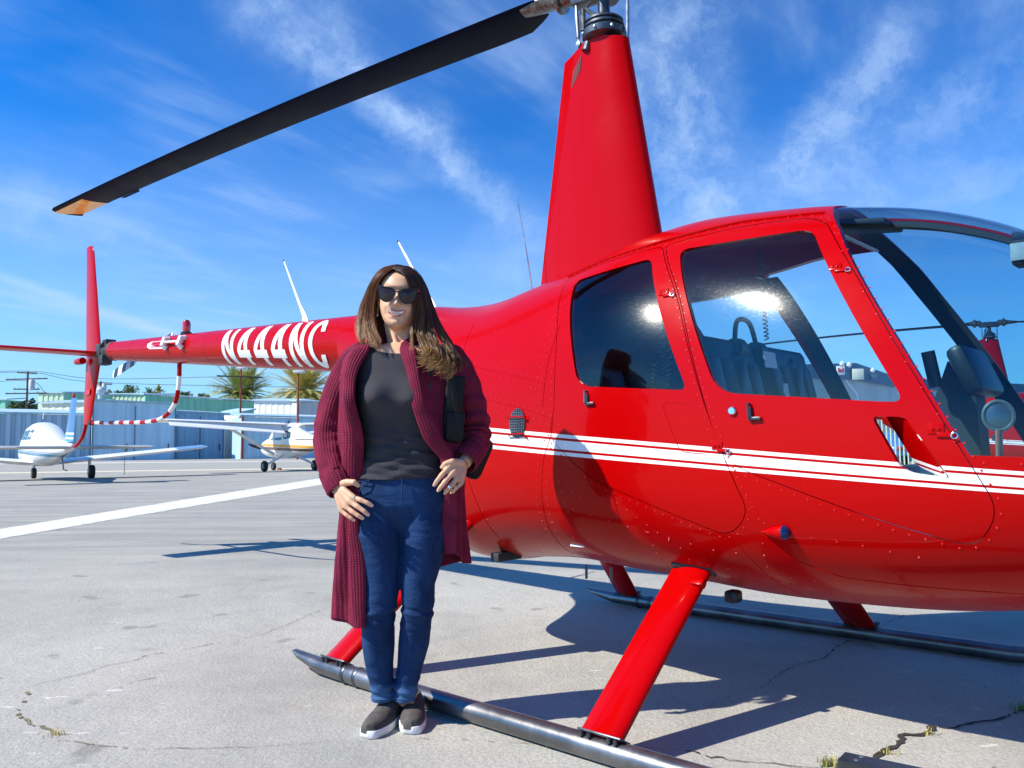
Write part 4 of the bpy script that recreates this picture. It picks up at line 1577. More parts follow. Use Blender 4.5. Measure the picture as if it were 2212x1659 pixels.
# jewellery
er = MB()
for k in range(5):
    p = HT((-.074, -.004, -.058 - .0055 * k))
    er.lathe([(.0003, -.003), (.0026, -.0015), (.0026, .0015), (.0003, .003)], tuple(p), 'Z', 8)
er.build('earring', 'chrome', person)
nk = MB()
npts = catmull([tuple(T(828, 745, .0)), tuple(T(838, 755, -.040)), tuple(T(850, 762, -.058)), tuple(T(862, 765, -.066)), tuple(T(875, 761, -.060)), tuple(T(890, 752, -.035)), tuple(T(897, 742, 0))], 6)
nk.tube(npts, .0009, 6)
for s in (-1, 1):
    c = T(859 + s * 4, 765, -.069)
    nk.tube([tuple(c + Vector((math.cos(a) * .0055, 0, math.sin(a) * .0035))) for a in np.linspace(0, 2 * math.pi, 13)], .0010, 6)
nk.build('necklace', 'chrome', person)
def ring_on(P0, P1, t, rad, gem):
    a, b = T(*P0), T(*P1)
    c = a * (1 - t) + b * t
    d_ = (b - a).normalized()
    s = d_.orthogonal().normalized()
    q = s.cross(d_)
    m = MB().tube([tuple(c + s * math.cos(x) * rad + q * math.sin(x) * rad) for x in np.linspace(0, 2 * math.pi, 17)], .0014, 6)
    if gem:
        m.lathe([(.001, -.0045), (.0045, -.002), (.0045, .002), (.001, .0045)], tuple(c + Vector((0, -rad - .001, .002))), 'Y', 10)
    return m.build('ring', 'chrome', person)
ring_on(HAND_R['fingers'][0][0], HAND_R['fingers'][0][1], .35, .0100, False)
ring_on(HAND_L['fingers'][2][1], HAND_L['fingers'][2][2], .2, .0096, True)
ring_on(HAND_L['fingers'][3][0], HAND_L['fingers'][3][1], .6, .0085, False)
w0 = T(727, 1052, -.054)
dv_ = (T(735, 1062, -.065) - T(722, 1040, -.048)).normalized()
s_ = dv_.orthogonal().normalized()
q_ = s_.cross(dv_)
MB().tube([tuple(w0 + dv_ * .008 * math.sin(2 * x) + s_ * math.cos(x) * .029 + q_ * math.sin(x) * .029) for x in np.linspace(0, 2 * math.pi, 25)], .0022, 7).build('bracelet', 'chrome', person)
nl_ = MB()
for a, b, s in NAILS:
    d_ = (b - a).normalized()
    up_ = Vector((0, -1, .35))
    up_ = (up_ - d_ * up_.dot(d_)).normalized()
    sd_ = d_.cross(up_).normalized()
    c = a * .28 + b * .72 + up_ * .0062 * s
    nl_.loft([[tuple(c + d_ * (t - .5) * .010 + sd_ * x * .0045 * s * w__ + up_ * (-.0018 * x * x + h__)) for x in (-1, -.4, .4, 1)] for t, w__, h__ in ((0, .8, .0), (.5, 1, .0006), (1.0, .9, 0))], closed=False, cap=False)
no_ = nl_.build('fingernails', 'nail', person, fix=False)
no_['kind'] = 'stuff'

# ---- clothing
def cloth_mat(name, base, rib=None, grain=300.0, vary=.18, rough=.9, sheen=.0, bump=.4):
    m = bpy.data.materials.new(name)
    m.use_nodes = True
    t = NT(m.node_tree)
    b = m.node_tree.nodes['Principled BSDF']
    tcn = t.n('ShaderNodeTexCoord').outputs['Object']
    f = t.ramp(t.noise(tcn, 16.0, 5.0, .65), .3, .7)
    lo = tuple(x * (1 - vary) for x in base)
    hi = tuple(min(1, x * (1 + vary)) for x in base)
    col = t.mix(f, c4(lo), c4(hi))
    hgt = t.noise(tcn, grain, 2.0)
    if rib:
        at = t.n('ShaderNodeAttribute', attribute_name='knit')
        s = t.n('ShaderNodeSeparateXYZ', ins={0: at.outputs['Vector']})
        wob = t.math('MULTIPLY', t.noise(tcn, 30.0, 4.0, .7), 5.0)
        w1 = t.math('SINE', t.math('ADD', t.math('MULTIPLY', s.outputs[0], 2 * math.pi / rib[0]), wob))
        w2 = t.math('SINE', t.math('ADD', t.math('MULTIPLY', s.outputs[1], 2 * math.pi / rib[1]), wob))
        pat = t.math('ADD', t.math('MULTIPLY', w1, .36), t.math('MULTIPLY', w2, .13))
        hgt = t.math('ADD', t.math('MULTIPLY', hgt, .7), pat)
        gap = t.ramp(t.math('MULTIPLY', pat, -1.0), .12, .5)
        col = t.mix(t.math('MULTIPLY', gap, .45), col, c4(tuple(x * .45 for x in base)))
    t.set(b, 'Base Color', col)
    b.inputs['Roughness'].default_value = rough
    b.inputs['Specular IOR Level'].default_value = .2
    if sheen:
        b.inputs['Sheen Weight'].default_value = sheen
        b.inputs['Sheen Roughness'].default_value = .5
        b.inputs['Sheen Tint'].default_value = c4(tuple(min(1, x * 3) for x in base))
    bn = t.n('ShaderNodeBump', ins={'Strength': bump, 'Distance': .003, 'Height': hgt})
    t.set(b, 'Normal', bn.outputs[0])
    MATS[name] = m
cloth_mat('burgundy_knit', (.165, .012, .036), rib=(.0105, .0085), grain=260, vary=.22, sheen=.25, bump=.75)
cloth_mat('dark_jersey', (.042, .039, .046), grain=500, vary=.12, bump=.2)
def denim():
    m = bpy.data.materials.new('denim')
    m.use_nodes = True
    t = NT(m.node_tree)
    b = m.node_tree.nodes['Principled BSDF']
    tcn = t.n('ShaderNodeTexCoord').outputs['Object']
    s = t.n('ShaderNodeSeparateXYZ', ins={0: tcn})
    f = t.ramp(t.noise(t.vmath('MULTIPLY', tcn, (1, 1, .45)), 9.0, 5.0, .65), .3, .72)
    col = t.mix(f, (.003, .016, .062, 1), (.010, .042, .130, 1))
    fine = t.noise(t.vmath('MULTIPLY', tcn, (3, 3, 1)), 260.0, 2.0)
    col = t.mix(t.math('MULTIPLY', t.ramp(fine, .5, .7), .35), col, (.05, .12, .27, 1))
    hem = t.ramp(s.outputs[2], .150, .125)
    col = t.mix(t.math('MULTIPLY', hem, .6), col, (.07, .16, .32, 1))
    t.set(b, 'Base Color', col)
    b.inputs['Roughness'].default_value = .85
    b.inputs['Specular IOR Level'].default_value = .2
    crk = t.noise(t.vmath('MULTIPLY', tcn, (.8, .8, 2.4)), 14.0, 3.0, .55)
    hh = t.math('ADD', t.math('MULTIPLY', crk, 2.5), t.math('MULTIPLY', fine, .25))
    bn = t.n('ShaderNodeBump', ins={'Strength': .45, 'Distance': .006, 'Height': hh})
    t.set(b, 'Normal', bn.outputs[0])
    MATS['denim'] = m
denim()

# top
def bust(x, v):
    return .043 * (math.exp(-((x + 46) / 34) ** 2 - ((v - 862) / 34) ** 2) + math.exp(-((x - 42) / 34) ** 2 - ((v - 864) / 34) ** 2))
TOP = [(748, 863, 52, .046, .085), (756, 865, 78, .064, .095), (768, 867, 93, .080, .10), (785, 868, 99, .092, .108), (810, 866, 98, .105, .112), (840, 864, 95, .122, .112), (870, 863, 93, .125, .110), (900, 863, 90, .114, .106), (930, 864, 86, .102, .102), (960, 866, 86, .098, .10), (990, 867, 91, .100, .104), (1012, 868, 97, .106, .112), (1030, 869, 101, .110, .118), (1033, 869, 100, .108, .116)]
tv = [r_[0] for r_ in TOP]
rings = []
for v in np.concatenate([np.linspace(748, 1030, 70), [1033, 1034]]):
    row = [float(np.interp(v, tv, [r_[k] for r_ in TOP])) for k in range(1, 5)]
    n = 72
    ring = []
    for k in range(n):
        a = 2 * math.pi * k / n
        c, s = math.cos(a), math.sin(a)
        x = math.copysign(abs(c) ** (2 / 2.3), c) * row[1]
        y = math.copysign(abs(s) ** (2 / 2.3), s) * (row[3] if s > 0 else row[2])
        if s < 0:
            y -= bust(x, v) * min(1, -s * 2)
            wv = max(0, min(1, (v - 905) / 40))
            y -= wv * .0032 * (math.sin(v * .21 + x * .035 + 1.3 * math.sin(x * .05)) + .7 * math.sin(v * .37 - x * .055))
            drop = 17 * math.exp(-((v - 748) / 14) ** 2) * (-s) ** 1.2 * max(0, 1 - (x / 60) ** 2)
        else:
            drop = 0
        hem = -6 * (c if c > 0 else 0) * max(0, min(1, (v - 1000) / 30))
        q = T(row[0] + x, v + drop + hem, 0)
        ring.append((q.x, q.y + y, q.z))
    rings.append(ring)
tm = MB()
tm.loft(rings, cap=False)
top = tm.build('top', 'dark_jersey', person, smooth=80)
sol = top.modifiers.new('thick', 'SOLIDIFY')
sol.thickness = .004
sol.offset = -1
MB().tube(rings[0] + [rings[0][0]], .0035, 6, cap=False).build('neckline', 'dark_jersey', top)

# jeans
jb = MB()
HIP = [(1012, 868, 96, .100, .108), (1030, 870, 101, .103, .118), (1060, 871, 106, .104, .130), (1090, 871, 107, .100, .134), (1112, 870, 100, .084, .118), (1130, 869, 86, .062, .095), (1148, 868, 50, .036, .065)]
jb.loft([ell_ring(*r_, n=56) for r_ in HIP])
def leg(L, sgn):
    vs_ = [l[0] for l in L]
    rings = []
    for v in np.linspace(1085, 1513, 90):
        u = np.interp(v, vs_, [l[1] for l in L])
        hw = np.interp(v, vs_, [l[2] for l in L])
        dy = np.interp(v, vs_, [l[3] for l in L])
        c0 = T(u, v, dy)
        ring = []
        kn = math.exp(-((v - 1322) / 26) ** 2) + .9 * max(0, min(1, (v - 1440) / 50)) + .35 * math.exp(-((v - 1140) / 30) ** 2)
        for k in range(40):
            a = 2 * math.pi * k / 40
            c, s = math.cos(a), math.sin(a)
            wr = kn * .0034 * (math.sin(v * .23 + 1.7 * math.sin(a + sgn) + sgn) + .6 * math.sin(v * .41 - 2.1 * math.cos(a)))
            rr_ = hw * PXM + wr
            ring.append((c0.x + c * rr_, c0.y + s * rr_ * 1.10 * (1.0 if v > 1200 else 1 + (1200 - v) * .0006), c0.z))
        rings.append(ring)
    return rings
for L, sg_ in ((LEG_R, 1), (LEG_L, -1)):
    jb.loft(leg(L, sg_))
jm = remesh(jb.mesh('jeans', ['red_paint'], smooth=0), .0042, 2)
set_mats(jm, ['denim'])
jeans = link('jeans', jm, person)
st_ = MB()
for L, sg_ in ((LEG_R, 1), (LEG_L, -1)):
    r_ = leg(L, sg_)
    for k in (-3,):
        ringp = r_[k]
        c0 = Vector(np.mean(np.array(ringp), axis=0))
        st_.tube([tuple(c0 + (Vector(p) - c0) * 1.01) for p in ringp] + [tuple(c0 + (Vector(ringp[0]) - c0) * 1.01)], .0024, 6, cap=False)
st_.build('hem', 'denim', jeans)
fl_ = MB()
fl_.tube([tuple(T(868, 1034, -.114)), tuple(T(868, 1060, -.113)), tuple(T(869, 1085, -.108))], .0022, 6)
for a, b in (((775, 1040, -.078), (800, 1036, -.098)), ((775, 1062, -.080), (800, 1036, -.098)), ((958, 1040, -.083), (932, 1036, -.100))):
    fl_.tube([tuple(T(*a)), tuple(T((a[0] + b[0]) / 2, (a[1] + b[1]) / 2 + 2, (a[2] + b[2]) / 2 - .006)), tuple(T(*b))], .0020, 6)
fl_.build('pocket_seam', 'denim', jeans)

# slip-on shoes
cloth_mat('shoe_knit', (.085, .076, .070), grain=260, vary=.3, bump=.9)
mat('sole_white', (.74, .72, .70), .6, var=(30, .06))
for toe, back in FOOT:
    side_ = Vector((back.y, -back.x, 0))
    prof = [(.0, .014, .046), (.006, .026, .050), (.022, .033, .053), (.05, .040, .056), (.085, .0445, .063), (.12, .043, .074), (.150, .040, .086), (.172, .037, .092), (.20, .036, .092), (.225, .033, .090), (.240, .025, .085), (.246, .012, .080)]
    ss_ = [p[0] for p in prof]
    fine_ = [.246 * (.5 - .5 * math.cos(math.pi * i / 33)) for i in range(34)]
    prof = [(s, float(np.interp(s, ss_, [p[1] for p in prof])), float(np.interp(s, ss_, [p[2] for p in prof]))) for s in fine_]
    prof = [(s, h_ * (1 if .01 < s < .24 else (max(.05, 1 - (1 - min(s, .246 - s) / .01) ** 2) ** .5 if s < .01 else 1)), t_) for s, h_, t_ in prof]
    rings = []
    for s, hw, ht in prof:
        c = toe + back * s
        ring = []
        for k in range(26):
            a = 2 * math.pi * k / 26
            ca, sa = math.cos(a), math.sin(a)
            q = c + side_ * (math.copysign(abs(ca) ** .8, ca) * hw)
            zz = .018 + (ht - .018) * (abs(sa) ** .85 if sa > 0 else 0)
            ring.append((q.x, q.y, zz))
        rings.append(ring)
    sh = MB().loft(rings).build('shoe', 'shoe_knit', person, smooth=60)
    sl_ = []
    for s, hw, ht in prof:
        sl_.append((s, hw + .0035))
    ol = [toe + back * (s - .003) + side_ * h_ for s, h_ in sl_] + [toe + back * (s + .003) - side_ * h_ for s, h_ in reversed(sl_)]
    c = toe + back * .12
    lv_ = [[tuple(c + (Vector((p.x, p.y, 0)) - Vector((c.x, c.y, 0))) * k + Vector((0, 0, z))) for p in ol] for k, z in ((.97, .001), (1.0, .004), (1.0, .024), (.985, .027))]
    MB().loft(lv_).build('sole', 'sole_white', sh, smooth=50)

# ---- long open cardigan
class KB:
    """sheet / tube builder that keeps the knitting direction (course, wale) in metres"""
    def __init__(self):
        self.v, self.f, self.k = [], [], []
    def grid(self, rows, closed, s0=0.0):
        n = len(rows[0])
        k0 = len(self.v)
        tl = 0.0
        for i, r_ in enumerate(rows):
            if i:
                tl += np.mean([math.dist(a, b) for a, b in zip(r_, rows[i - 1])])
            sl2 = s0
            for j, p in enumerate(r_):
                if j:
                    sl2 += math.dist(rows[len(rows) // 2][j], rows[len(rows) // 2][j - 1])
                self.v.append(tuple(p))
                self.k.append((sl2, tl, 0))
        m = n if closed else n - 1
        for i in range(len(rows) - 1):
            for j in range(m):
                a, b = k0 + i * n + j, k0 + i * n + (j + 1) % n
                self.f.append((a, b, b + n, a + n))
    def build(self, name, m_, parent, thick=0):
        me = bpy.data.meshes.new(name)
        me.from_pydata(self.v, [], self.f)
        me.materials.append(MATS[m_])
        at = me.attributes.new('knit', 'FLOAT_VECTOR', 'POINT')
        at.data.foreach_set('vector', np.array(self.k, dtype=np.float32).ravel())
        finish(me, 80)
        o = link(name, me, parent)
        if thick:
            sd_ = o.modifiers.new('thick', 'SOLIDIFY')
            sd_.thickness = thick
            sd_.offset = 0
        return o
def itp(tab, v): return float(np.interp(v, [a for a, b in tab], [b for a, b in tab]))
C_U = [[(742, 792), (780, 774), (820, 764), (880, 767), (940, 777), (985, 772), (1060, 766), (1130, 764), (1200, 773), (1345, 779)],
       [(742, 766), (780, 742), (880, 736), (1000, 734), (1060, 738), (1120, 737), (1200, 725), (1345, 722)],
       [(742, 785), (780, 762), (880, 760), (1000, 758), (1120, 760), (1345, 752)],
       [(742, 868), (1345, 862)],
       [(742, 950), (780, 972), (1000, 975), (1215, 980), (1345, 985)],
       [(742, 972), (780, 995), (880, 1000), (1000, 1003), (1060, 994), (1130, 999), (1215, 1009), (1345, 1012)],
       [(742, 889), (780, 898), (820, 910), (880, 921), (940, 944), (985, 976), (1060, 982), (1130, 980), (1190, 982), (1345, 990)]]
C_Y = [[(742, -.03), (770, -.085), (820, -.125), (870, -.150), (930, -.120), (985, -.085), (1040, -.055), (1130, -.062), (1345, -.075)],
       [(742, .02), (800, -.02), (1345, -.005)],
       [(742, .085), (800, .115), (1060, .135), (1345, .125)],
       [(742, .105), (800, .14), (1060, .165), (1345, .15)],
       [(742, .085), (800, .115), (1060, .135), (1345, .12)],
       [(742, .02), (800, .0), (1345, .02)],
       [(742, -.03), (770, -.085), (820, -.125), (870, -.150), (940, -.130), (1000, -.100), (1100, -.05), (1345, -.03)]]
C_T = [744, 752, 738, 730, 738, 752, 744]
C_H = [1346, 1330, 1300, 1262, 1226, 1218, 1192]
def car_row(f, noise=True):
    pts = []
    for j in range(7):
        v = C_T[j] + (C_H[j] - C_T[j]) * f
        q = T(itp(C_U[j], v), v, 0)
        pts.append((q.x, q.y + itp(C_Y[j], v), q.z))
    cur = catmull(pts, 12)
    o = []
    for i, p in enumerate(cur):
        t = i / (len(cur) - 1)
        am = .004 + .008 * f
        fold = math.sin(t * 46 + 2.0 * math.sin(f * 4)) * am * (1 if .03 < t < .97 else .2)
        a, b = cur[max(0, i - 1)], cur[min(len(cur) - 1, i + 1)]
        d_ = Vector((b[0] - a[0], b[1] - a[1], 0))
        nrm = Vector((d_.y, -d_.x, 0)).normalized() if d_.length > 1e-6 else Vector((0, 0, 0))
        o.append(tuple(Vector(p) + nrm * fold))
    return o
kb = KB()
kb.grid([car_row(f) for f in np.linspace(0, 1, 64)], False)
def sleeve(path, rad, seed):
    P = catmull(path, 10)
    Rr = [float(np.interp(i / (len(P) - 1) * (len(rad) - 1), range(len(rad)), rad)) for i in range(len(P))]
    mb = MB()
    rows = []
    prev = None
    for i, p in enumerate(P):
        a, b = Vector(P[max(0, i - 1)]), Vector(P[min(len(P) - 1, i + 1)])
        t = (b - a).normalized()
        s = Vector((1, 0, 0)) if prev is None else prev
        s = (s - t * s.dot(t)).normalized()
        prev = s
        q = s.cross(t)
        f = i / (len(P) - 1)
        row = []
        for k in range(44):
            an = 2 * math.pi * k / 44
            el = math.exp(-((f - .62) / .22) ** 2) + .4 * math.exp(-((f - .1) / .12) ** 2)
            wr = el * .0105 * math.sin(f * 58 + 1.6 * math.sin(an * 1 + seed)) * (.5 + .5 * math.sin(an + seed)) + .002 * math.sin(an * 5 + f * 9)
            row.append(tuple(Vector(p) + (s * math.cos(an) + q * math.sin(an)) * (Rr[i] + wr)))
        rows.append(row)
    return rows
SL_R = [tuple(T(788, 762, .035)), tuple(T(766, 778, .04)), tuple(T(740, 830, .045)), tuple(T(720, 890, .045)), tuple(T(711, 945, .035)), tuple(T(714, 990, .0)), tuple(T(724, 1030, -.042))]
SL_L = [tuple(T(950, 762, .035)), tuple(T(978, 780, .04)), tuple(T(1004, 832, .05)), tuple(T(1021, 890, .058)), tuple(T(1026, 935, .055)), tuple(T(1022, 965, .022)), tuple(T(1013, 985, -.018))]
kb.grid(sleeve(SL_R, [.040, .050, .053, .053, .052, .050, .046], .7), True, .013)
kb.grid(sleeve(SL_L, [.040, .050, .053, .053, .052, .050, .045], 2.9), True, .027)
cardigan = kb.build('cardigan', 'burgundy_knit', person, .007)
# turned-back cuffs
for a, b, r0 in (((717, 1015, -.030), (737, 1060, -.066), .0475), ((1020, 972, .0), (1002, 1000, -.052), .0465)):
    A_, B_ = T(*a), T(*b)
    kc = KB()
    d_ = (B_ - A_).normalized()
    s = d_.orthogonal().normalized()
    q = s.cross(d_)
    rows = []
    for t, r_ in ((.0, r0 * .97), (.05, r0 * 1.04), (.5, r0 * 1.05), (.93, r0 * 1.02), (1.0, r0 * .93), (.9, r0 * .86), (.6, r0 * .85)):
        rows.append([tuple(A_ + (B_ - A_) * t + (s * math.cos(x) + q * math.sin(x)) * (r_ + .0012 * math.sin(x * 16))) for x in np.linspace(0, 2 * math.pi, 64, endpoint=False)])
    kc.grid(rows, True)
    kc.build('cuff', 'burgundy_knit', cardigan)
# ribbed front bands running up round the neck
for j, sx_ in ((0, -1), (6, 1)):
    path = [tuple(T(868, 722, .105)), tuple(T(868 + sx_ * 34, 727, .07)), tuple(T(868 + sx_ * 60, 738, .02))]
    if sx_ > 0:
        path[2] = tuple(T(868 + 38, 738, .02))
    for f in np.linspace(.02, 1, 22):
        v = C_T[j] + (C_H[j] - C_T[j]) * f
        q = T(itp(C_U[j], v), v, 0)
        path.append((q.x - sx_ * .010, q.y + itp(C_Y[j], v) - .004, q.z))
    P = catmull(path, 4)
    kc = KB()
    rows = []
    for i, p in enumerate(P):
        a, b = Vector(P[max(0, i - 1)]), Vector(P[min(len(P) - 1, i + 1)])
        t = (b - a).normalized()
        out = Vector((0, -1, 0)) if i > 12 else Vector((-sx_ * -.3, -1, .4)).normalized()
        s = t.cross(out).normalized()
        q = s.cross(t).normalized()
        f = i / len(P)
        wd = .024 + .004 * math.sin(f * 17 + j)
        rows.append([tuple(Vector(p) + s * math.cos(x) * wd + q * math.sin(x) * .0095) for x in np.linspace(0, 2 * math.pi, 22, endpoint=False)])
    kc.grid(rows, True)
    kc.build('front_band', 'burgundy_knit', cardigan)

# ---- shoulder bag carried behind her arm
bag = thing('shoulder_bag', 'black shoulder bag tucked behind the woman\'s arm', 'bag', BASE)
bm_ = MB()
c = T(1022, 985, .12)
bm_.box(tuple(c), (.11, .07, .16), Euler((R(6), R(24), 0)).to_matrix(), .025)
bm_.build('bag_body', mat('black_leather', (.006, .006, .007), .6, bump=(120, .15), spec=.25), bag, smooth=60)
c = T(979, 884, -.076)
bm_ = MB()
bm_.box(tuple(c), (.066, .018, .235), Euler((R(4), R(5), R(12))).to_matrix(), .008)
bm_.box(tuple(c + Vector((.006, -.010, -.06))), (.064, .012, .10), Euler((R(4), R(5), R(12))).to_matrix(), .005)
bm_.build('pocket', 'black_leather', bag, smooth=60)
MB().tube(catmull([tuple(T(972, 745, .06)), tuple(T(970, 765, -.075)), tuple(T(974, 800, -.105)), tuple(T(984, 870, -.098)), tuple(T(998, 945, -.05)), tuple(T(1015, 975, .08))], 6), .010, 8, flat=(1.2, .35)).build('strap', 'black_leather', bag)

# ---- hair: strands between guide curves
GUIDE = {
 'left': [
  [(848, 583, -.055), (831, 593, -.074), (816, 612, -.060), (809, 640, -.035), (806, 675, -.020), (812, 705, -.035), (822, 735, -.080), (812, 768, -.105)],
  [(848, 580, -.040), (827, 590, -.052), (810, 614, -.045), (802, 642, -.020), (797, 676, -.012), (799, 706, -.030), (808, 735, -.075), (803, 755, -.095)],
  [(848, 577, -.015), (822, 588, -.028), (804, 614, -.028), (796, 642, -.020), (790, 676, -.018), (788, 706, -.030), (792, 735, -.055), (790, 748, -.070)],
  [(850, 574, .030), (824, 583, .030), (803, 612, .035), (790, 642, .035), (779, 676, .030), (774, 706, .015), (777, 732, -.010), (778, 744, -.030)],
  [(854, 574, .070), (828, 584, .090), (806, 612, .100), (793, 648, .100), (783, 685, .090), (780, 715, .075), (784, 740, .065), (786, 748, .06)]],
 'back': [
  [(854, 574, .075), (832, 586, .100), (815, 620, .118), (805, 660, .125), (800, 700, .120), (800, 735, .115), (805, 765, .112)],
  [(862, 573, .085), (862, 588, .118), (862, 625, .135), (862, 665, .135), (862, 705, .128), (862, 740, .125), (864, 775, .125)],
  [(866, 574, .080), (886, 588, .105), (905, 622, .120), (915, 662, .122), (922, 702, .115), (932, 742, .108), (945, 785, .105)]],
 'right': [
  [(850, 582, -.058), (868, 590, -.086), (880, 608, -.092), (890, 634, -.076), (896, 670, -.056), (893, 708, -.062), (897, 745, -.105), (912, 782, -.150)],
  [(851, 579, -.045), (876, 587, -.066), (892, 609, -.066), (901, 638, -.050), (911, 675, -.046), (909, 712, -.060), (918, 750, -.110), (930, 800, -.155)],
  [(852, 576, -.020), (884, 585, -.036), (906, 610, -.036), (917, 643, -.028), (922, 682, -.026), (928, 720, -.055), (945, 762, -.105), (952, 812, -.140)],
  [(854, 574, .020), (888, 581, .018), (911, 606, .020), (924, 643, .022), (936, 683, .010), (952, 722, -.020), (972, 764, -.070), (968, 815, -.110)],
  [(856, 573, .055), (890, 583, .062), (914, 613, .070), (929, 655, .072), (946, 698, .055), (975, 742, .015), (996, 780, -.030), (986, 818, -.070)],
  [(860, 574, .080), (888, 588, .105), (910, 622, .115), (926, 664, .112), (944, 706, .095), (972, 748, .065), (994, 785, .03), (990, 812, .0)]],
}
def hair_mat():
    m = bpy.data.materials.new('hair')
    m.use_nodes = True
    t = NT(m.node_tree)
    b = m.node_tree.nodes['Principled BSDF']
    at = t.n('ShaderNodeAttribute', attribute_name='tone')
    s = t.n('ShaderNodeSeparateXYZ', ins={0: at.outputs['Vector']})
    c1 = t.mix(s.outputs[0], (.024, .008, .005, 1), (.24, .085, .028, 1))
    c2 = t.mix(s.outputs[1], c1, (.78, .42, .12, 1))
    t.set(b, 'Base Color', c2)
    b.inputs['Roughness'].default_value = .38
    b.inputs['Specular IOR Level'].default_value = .45
    MATS['hair'] = m
hair_mat()
hv, hf, ht_ = [], [], []
def strand(pts, rad, tone):
    k0 = len(hv)
    n = len(pts)
    for i, p in enumerate(pts):
        t = (pts[min(n - 1, i + 1)] - pts[max(0, i - 1)]).normalized()
        s = t.cross(Vector((0, 1, 0)))
        s = s.normalized() if s.length > 1e-5 else Vector((1, 0, 0))
        q = s.cross(t)
        f = i / (n - 1)
        r_ = rad * (1 - .75 * max(0, (f - .6) / .4))
        for k in range(3):
            a = 2 * math.pi * k / 3
            hv.append(tuple(p + s * math.cos(a) * r_ + q * math.sin(a) * r_))
            ht_.append(tone(f))
    for i in range(n - 1):
        for k in range(3):
            a, b = k0 + i * 3 + k, k0 + i * 3 + (k + 1) % 3
            hf.append((a, b, b + 3, a + 3))
def lift(gc):
    c = np.array(T(862, 634, .01))
    o = []
    for i, p in enumerate(catmull(gc, 3)):
        q = np.array(T(*p))
        k = max(0.0, min(1.0, (q[2] - c[2] - .01) / .06))
        d_ = q - c
        q = q + np.array([0, 0, -.0005 * k]) + d_ / np.linalg.norm(d_) * .0025 * k
        o.append(q)
    return np.array(o)
G3 = {g: [lift(gc) for gc in L] for g, L in GUIDE.items()}
hrng = np.random.default_rng(11)
CLUMP = hrng.random((4, 40, 6))
for gi, (g, cnt) in enumerate((('left', 1150), ('back', 380), ('right', 1900))):
    L = G3[g]
    for i in range(cnt):
        s = hrng.random() * (len(L) - 1)
        a = min(len(L) - 2, int(s))
        f = s - a
        m_ = min(len(L[a]), len(L[a + 1]))
        P = L[a][:m_] * (1 - f) + L[a + 1][:m_] * f
        t = np.linspace(0, 1, m_)[:, None]
        ck = CLUMP[gi, int(s * 5.3) % 40]
        ph = hrng.random(3) * 6.28
        lockw = np.concatenate([np.sin(t * 4.2 + ck[0] * 6.28), np.sin(t * 3.4 + ck[1] * 6.28), .4 * np.sin(t * 5 + ck[2] * 6.28)], 1) * (.0105 * t)
        wob = np.concatenate([np.sin(t * 3 + ph[0]), np.sin(t * 3 + ph[1]), 0 * t], 1) * (.0012 + .0022 * t)
        lay = hrng.normal(0, 1, 3) * np.array([.0032, .0035, .002])
        P = P + wob + lockw + lay * (.35 + .8 * t)
        if g == 'right':
            cu = np.clip((t - (.74 + .08 * ck[3])) / .24, 0, 1)
            ang = cu * (1.4 + 1.9 * ck[4])
            rad_ = .020 + .022 * ck[5]
            P = P + np.concatenate([-rad_ * (1 - np.cos(ang)) * (1 if ck[3] > .25 else -.6), -.25 * rad_ * cu, rad_ * (ang - np.sin(ang)) * .22], 1)
        elif g == 'left':
            cu = np.clip((t - .8) / .2, 0, 1)
            P = P + np.concatenate([(ck[3] - .5) * .028 * cu, -.010 * ck[4] * cu, 0 * t], 1)
        keep = int(m_ * (1 - (.16 * ck[5] + .34 * hrng.random() ** 2.2))) if g != 'back' else m_
        P = P[:max(6, keep)]
        shade = hrng.random()
        front = 1 - s / (len(L) - 1)
        gold = hrng.random()
        if g == 'right':  # right side darker than left: shade and sun put into the tone
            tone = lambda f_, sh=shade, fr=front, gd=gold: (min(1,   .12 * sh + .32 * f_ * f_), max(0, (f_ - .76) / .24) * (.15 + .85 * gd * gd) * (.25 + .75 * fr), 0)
        else:
            tone = lambda f_, sh=shade, fr=front, gd=gold: (min(1, .10 + .4 * sh + .6 * f_), max(0, (f_ - .5) / .5) * .32 * gd, 0)
        strand([Vector(p) for p in P], hrng.uniform(.0006, .0012), tone)
for i in range(330):          # golden curl where the long side turns up over the coat
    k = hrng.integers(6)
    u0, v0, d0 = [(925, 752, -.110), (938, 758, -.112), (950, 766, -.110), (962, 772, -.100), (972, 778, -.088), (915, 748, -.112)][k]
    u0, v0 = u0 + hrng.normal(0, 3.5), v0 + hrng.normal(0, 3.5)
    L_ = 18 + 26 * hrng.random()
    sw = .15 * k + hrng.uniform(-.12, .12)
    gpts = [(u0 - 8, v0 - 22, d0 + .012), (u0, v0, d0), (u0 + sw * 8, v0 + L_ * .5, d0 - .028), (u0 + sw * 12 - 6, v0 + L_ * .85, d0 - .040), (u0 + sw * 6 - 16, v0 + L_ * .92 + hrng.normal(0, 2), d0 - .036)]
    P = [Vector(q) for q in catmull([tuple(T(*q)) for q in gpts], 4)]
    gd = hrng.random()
    strand(P, hrng.uniform(.0006, .0011), lambda f_, g_=gd: (.25 + .4 * f_, min(1, .04 + 1.0 * g_ ** 3 * (.3 + f_)), 0))
